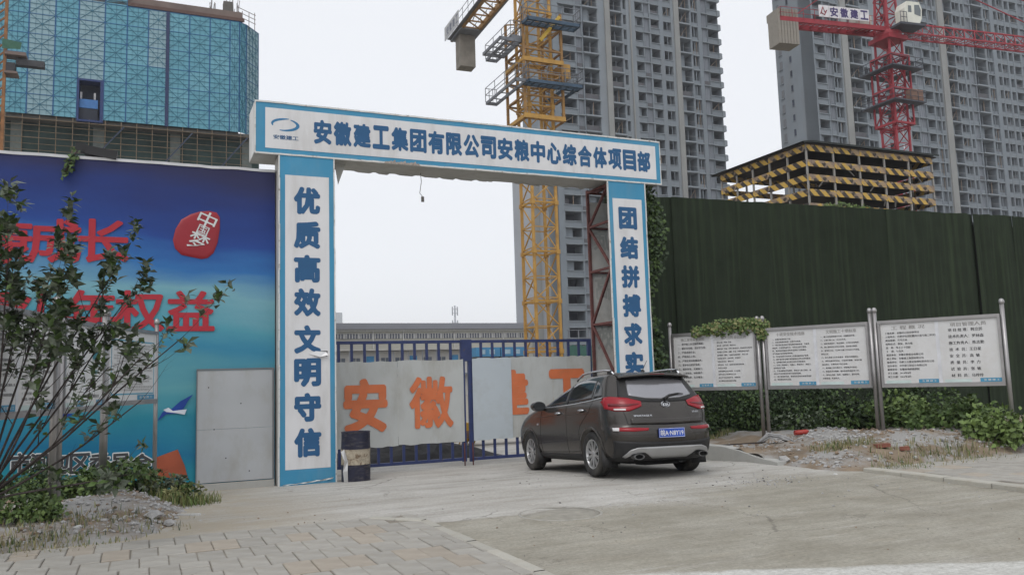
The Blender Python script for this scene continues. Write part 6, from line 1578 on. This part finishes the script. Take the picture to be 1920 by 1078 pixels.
# creepers
def creeper(label, pts, spread, n, ls, mats, seed, cat='creeper', h=None):
    r = random.Random(seed); t = thing('creeper', label, cat, pts[0]); o0 = Vector(pts[0]); b = MB(); b2 = MB()
    P_ = [Vector(p) - o0 for p in pts]; b2.tube(P_, .015, 5)
    for i in range(n):
        f = r.random() * (len(P_) - 1); k = int(f); c = P_[k].lerp(P_[k + 1], f - k); s = spread[k] + (spread[min(k + 1, len(spread) - 1)] - spread[k]) * (f - k)
        v = rv(r); pos = c + Vector((v.x * s, v.y * s * .7, v.z * s)); l = ls * r.uniform(.6, 1.3)
        leaf(b, pos, (rv(r) + Vector((0, 0, -.6))), (Vector((-.2, -1, .5)) + rv(r) * .7).normalized(), l, l * .42, r.randrange(len(mats)), .2)
    b.build('foliage', [Lm[m] for m in mats], t); b2.build('stem', bark, t)
creeper('dense dark creeper climbing the right pillar from the ground to the beam', [G(8.35, .5, 0), G(8.25, .45, 1.5), G(8.2, .4, 2.6), G(8.12, .45, 3.2), G(8.3, .35, 4.2), G(8.35, .35, 5.0), G(8.2, .4, 5.75)], [.55, .45, .3, .14, .34, .40, .3], 4200, .10, ('dark', 'vine', 'mid'), 71)
sL, sR = s_at(1253), s_at(1417); pA, pB = A0 + DR * s_at(1300), A0 + DR * s_at(1425)
creeper('bright green creeper lying over the top edge of the first notice board', [(pA.x, pA.y, 2.52), ((pA.x + pB.x) / 2, (pA.y + pB.y) / 2, 2.60), (pB.x, pB.y, 2.60), (pB.x, pB.y - .02, 2.35)], [.13, .2, .17, .1], 1500, .085, ('light', 'mid', 'yellow'), 72)
pv = G(ONV(130, 305, .3)[0], .22, 5.3); pw = G(ONV(118, 320, .3)[0], .2, 5.25)
creeper('small sprig hanging over the top of the blue banner', [G(ONV(145, 286, .3)[0], .2, 5.7), G(ONV(133, 300, .3)[0], .22, 5.5), G(ONV(120, 318, .3)[0], .2, 5.27)], [.10, .06, .07], 60, .09, ('mid', 'dark'), 73)
us, zs_ = ONV(1600, 382, 2.0)
creeper('thin green weeds growing along the top of the turf wall below the shed', [G(us - 1, 2.25, zs_ - .1), G(us, 2.25, zs_ + .0), G(us + .9, 2.25, zs_ - .08)], [.10, .13, .1], 260, .08, ('mid', 'light'), 74)

# grass tufts
def grass(name, u0, u1, v0, v1, hf, n, hmin, hmax, seed, dens=None, mats=('mid', 'light', 'yellow')):
    r = random.Random(seed); b = MB()
    for i in range(n):
        u, v = r.uniform(u0, u1), r.uniform(v0, v1)
        if dens and r.random() > dens(u, v): continue
        h = r.uniform(hmin, hmax); a = r.uniform(0, 6.28); w = .004 + .004 * r.random(); p = Vector((u, v, hf(u, v) - .01)); lean = Vector((math.cos(a), math.sin(a), 0)) * h * r.uniform(.1, .7)
        s = Vector((-math.sin(a), math.cos(a), 0)) * w; m = r.randrange(len(mats)); q = p + lean * .4 + Vector((0, 0, h * .6)); e = p + lean + Vector((0, 0, h))
        b.poly([p - s, p + s, q + s * .8, q - s * .8], m); b.poly([q - s * .8, q + s * .8, e], m)
    o = b.build(name, [Lm[m] for m in mats], None, P0, (0, 0, ANG)); tag(o, kind='stuff'); return o
def clump(cu, cv, r1, r2): return lambda u, v: max(0, 1.2 - math.hypot((u - cu) / r1, (v - cv) / r2)) * (.5 + .8 * (mn.noise(Vector((u * 4, v * 4, 3))) > -.1))
cu, cv = at_left(345, 925, .1); grass('grass', cu - .7, cu + .55, cv - .8, cv + .7, left_h, 3600, .06, .24, 81, clump(cu, cv, .5, .6), ('mid', 'yellow', 'light', 'yellow'))
cu, cv = at_left(60, 1022, .05); grass('grass', cu - 1.3, cu + 1.0, cv - .5, cv + .7, left_h, 3000, .02, .10, 82, clump(cu, cv, .9, .4), ('yellow', 'straw', 'mid', 'straw'))
cu, cv = at_left(140, 985, .1); grass('grass', cu - 1.6, cu + 1.4, cv - .8, cv + .8, left_h, 1500, .03, .12, 83, clump(cu, cv, 1.3, .8), ('yellow', 'straw', 'grey'))
for k, (px, py, s) in enumerate(((1820, 845, 1.0), (1580, 845, .7), (1345, 815, .5), (1740, 850, 1.2), (1700, 862, .6))):
    p = ATZ(px, py, .15); cu, cv, _ = toG(p); grass('grass', cu - s, cu + s, cv - s * .7, cv + s * .7, right_h, 1300, .03, .16, 90 + k, clump(cu, cv, s, s * .6), ('mid', 'yellow', 'straw', 'straw'))

# scattered things on the banks
def small(name, label, cat, px, py, z, hf, builder, mt):
    p = ATZ(px, py, z); u, v, _ = toG(p); t = thing(name, label, cat, (p.x, p.y, hf(u, v))); b = MB(); builder(b); b.build(name + '_body', mt, t); return t
def rk(r, seed): return lambda b: rock_shape(b, (0, 0, r * .4), r, 0, random.Random(seed), .6)
pale = M('pale_stone', (.5, .5, .49), .9, 0, .15, 6); brick = M('brick_red', (.22, .085, .06), .9, 0, .2, 8, bump=.4, bsc=40)
for (px, py, r, lab, sd_, side) in ((140, 935, .09, 'pale chunk of plaster lying below the left bushes', 1, 0), (145, 987, .05, 'small white stone near the front of the left bank', 2, 0), (290, 962, .12, 'grey broken concrete lump at the right end of the left bank', 3, 0), (316, 966, .09, 'grey broken stone close to the drive on the left bank', 4, 0),
                                (1470, 857, .11, 'rough brown boulder at the corner end of the retaining wall', 5, 1), (1583, 822, .07, 'white stone in the middle of the right rubble bank', 6, 1), (1565, 874, .05, 'small pale stone at the toe of the right bank', 7, 1), (1770, 842, .09, 'dark grey stone near the paving on the right bank', 8, 1)):
    small('rock', lab, 'rock', px, py, .12, left_h if side == 0 else right_h, rk(r, sd_), pale if 'white' in lab or 'pale' in lab else stone_g)
small('brick', 'red brick lying on the right rubble bank', 'brick', 1655, 843, .2, right_h, lambda b: b.bar((-.13, 0, .05), (.13, .04, .06), .11, .06), brick)
small('brick', 'broken half brick beside the whole brick on the right bank', 'brick', 1695, 843, .2, right_h, lambda b: b.bar((-.07, 0, .04), (.07, -.05, .05), .10, .06), brick)
small('red_can', 'crushed bright red plastic container on the bank under the middle board', 'container', 1502, 803, .4, right_h, lambda b: (b.tube([(-.14, 0, .06), (.1, .02, .07), (.15, 0, .10)], [.05, .055, .02], 8)), M('plastic_red', (.36, .04, .03), .4))
def coil(b):
    r = random.Random(6)
    for k in range(34):
        a = r.uniform(-.5, .5); b.tube([(-.28 + r.uniform(-.05, .05), .1 * a, .02), (-.1, .16 * a, .12 + r.uniform(0, .1)), (.12, .3 * a, .10 + r.uniform(0, .08)), (.34 + r.uniform(-.05, .08), .4 * a, .02)], .012, 4)
small('rope_bundle', 'frayed bundle of pale grey rope lying on the right bank', 'rope', 1450, 826, .25, right_h, coil, M('rope_grey', (.33, .33, .33), .9, 0, .2, 12))
small('stick', 'long thin pole lying on the bank beside the rope bundle', 'stick', 1385, 832, .22, right_h, lambda b: b.tube([(-.5, .1, .03), (.5, -.05, .08)], .014, 5), bark)
small('cement_flake', 'thin pale slab of cement at the edge of the left bank near the drive', 'slab', 345, 958, .05, left_h, lambda b: b.bar((-.22, .05, .02), (.22, -.05, .03), .06, .03), pale)

# ---------------------------------------------------------------- young tree in front of the left boards
def tree():
    r = random.Random(17)
    base = Vector((-5.45, 8.35, left_h(*toG((-5.45, 8.35, 0))[:2]) - .05))
    t = thing('small_tree', 'many stemmed young evergreen tree in front of the left notice boards', 'tree', base)
    tr = MB(); fork = Vector((.10, .1, .62)); tr.tube([(-.05, 0, 0), (.0, .02, .3), fork], [.055, .045, .04], 8); tr.build('trunk', bark, t)
    # rosette meshes
    RO = []; RB_ = []
    for k in range(7):
        b = MB(); n = r.randint(9, 12)
        for i in range(n):
            a = 2.4 * i + r.uniform(-.3, .3); el_ = r.uniform(-.25, .8) if i < n - 2 else 1.2
            d = Vector((math.cos(a) * math.cos(el_), math.sin(a) * math.cos(el_), math.sin(el_))); l = r.uniform(.09, .14)
            leaf(b, d * .008 + Vector((0, 0, -.03 * (i % 5))), d, Vector((0, 0, 1)) + d * -.2, l, l * .27, r.choice((0, 1, 1, 2)), .15)
        RO.append(b.mesh('leaf_cluster', [Lm['dark'], Lm['grey'], Lm['mid']])); RB_.append(b)
    CAND = []
    def rosette(p, d):
        q = d.to_track_quat('Z', 'Y').to_euler(); s = r.uniform(.7, 1.1)
        CAND.append((p, (q.x, q.y, q.z + r.uniform(0, 6)), s))
    def grow(b, p, d, L_, rad, depth, curve):
        pts = [p]; n = 5; rs = [rad]
        for i in range(n):
            d = (d + curve * .12 + rv(r) * .09).normalized(); p = p + d * L_ / n; pts.append(p); rs.append(rad * (1 - .6 * (i + 1) / n))
        b.tube(pts, rs, 6 if depth < 2 else 4)
        if depth == 0: ks = (2, 3, 3, 4, 4, 5)
        elif depth == 1: ks = (2, 4, 5)
        else: ks = ()
        for k in ks:
            dd = (d + rv(r) * .85 + Vector((0, 0, .1))).normalized(); grow(b, pts[k], dd, L_ * r.uniform(.16, .32), rs[k] * .5, depth + 1, Vector((0, 0, 1)))
        if depth >= 1: 
            rosette(pts[-1], d)
            if r.random() < .45: rosette(pts[3], (d + rv(r)).normalized())
            if r.random() < .12: rosette(pts[2], (d + rv(r)).normalized())
        else: rosette(pts[-1], d)
    # main limbs aimed at places in the crown (photo points at the tree's own depth)
    tg = [(370, 600, 8.7), (310, 670, 8.3), (262, 545, 8.7), (232, 480, 8.6), (190, 425, 8.4), (120, 440, 8.9), (60, 410, 8.2), (10, 400, 8.6), (-60, 450, 8.3), (95, 500, 8.0), (290, 745, 8.4), (200, 660, 8.8), (20, 550, 8.6), (155, 580, 8.2), (-120, 620, 8.4), (250, 850, 8.3)]
    for px, py, Y in tg:
        e = ATY(px, py, Y) - base; d = e - fork; L_ = d.length * .93; b = MB()
        st = fork + rv(r) * .04; sag = Vector((0, 0, 1)) if py < 650 else Vector((0, 0, .3))
        d0 = (d.normalized() + Vector((0, 0, -.12))).normalized(); grow(b, st, d0, L_ * (.92 if py < 600 else 1), .014, 0, Vector((0, 0, .22)))
        b.build('branch', bark, t)
    def keep(c):
        w = base + c[0]; d = w - O0; x = 960 + FPX * d.dot(IX) / d.dot(Fv)
        y = 539 - FPX * d.dot(IY) / d.dot(Fv)
        return r.random() < (1.0 - .55 * sm(140, 330, x)) * (1 - .72 * sm(560, 700, y))
    def visible(c): 
        w = base + c[0]; d = w - O0; z = d.dot(Fv); return z > .5 and 960 + FPX * d.dot(IX) / z > -40
    CC = [c for c in CAND if visible(c) and keep(c)]; r.shuffle(CC); CAND[:] = CC
    for p, e, s in CAND[:300]: put('leaf_cluster', r.choice(RO), t, p, e, (s, s, s))
    B = MB()
    for p, e, s in CAND[300:520]:
        src = r.choice(RB_); m_ = Euler(e).to_matrix(); k = len(B.v)
        B.v += [tuple(m_ @ (Vector(v) * s) + p) for v in src.v]; B.f += [tuple(i + k for i in f) for f in src.f]; B.m += src.m; B.sm += src.sm
    o = B.build('leaves', [Lm['dark'], Lm['grey'], Lm['mid']], t); o['kind'] = 'stuff'
tree()

# ---------------------------------------------------------------- thin humid haze
def haze():
    b = MB(); b.box(-545, 645, -325, 665, -1.3, 152)
    m = bpy.data.materials.new('haze_air'); m.use_nodes = True; n = m.node_tree; n.nodes.clear()
    v = n.nodes.new('ShaderNodeVolumePrincipled'); v.inputs['Color'].default_value = (.93, .95, 1, 1); v.inputs['Density'].default_value = .00042; v.inputs['Anisotropy'].default_value = .2
    o = n.nodes.new('ShaderNodeOutputMaterial'); n.links.new(v.outputs[0], o.inputs['Volume'])
    h = b.build('haze', m, None, P0, (0, 0, ANG)); tag(h, kind='stuff'); h.display_type = 'WIRE'
haze()
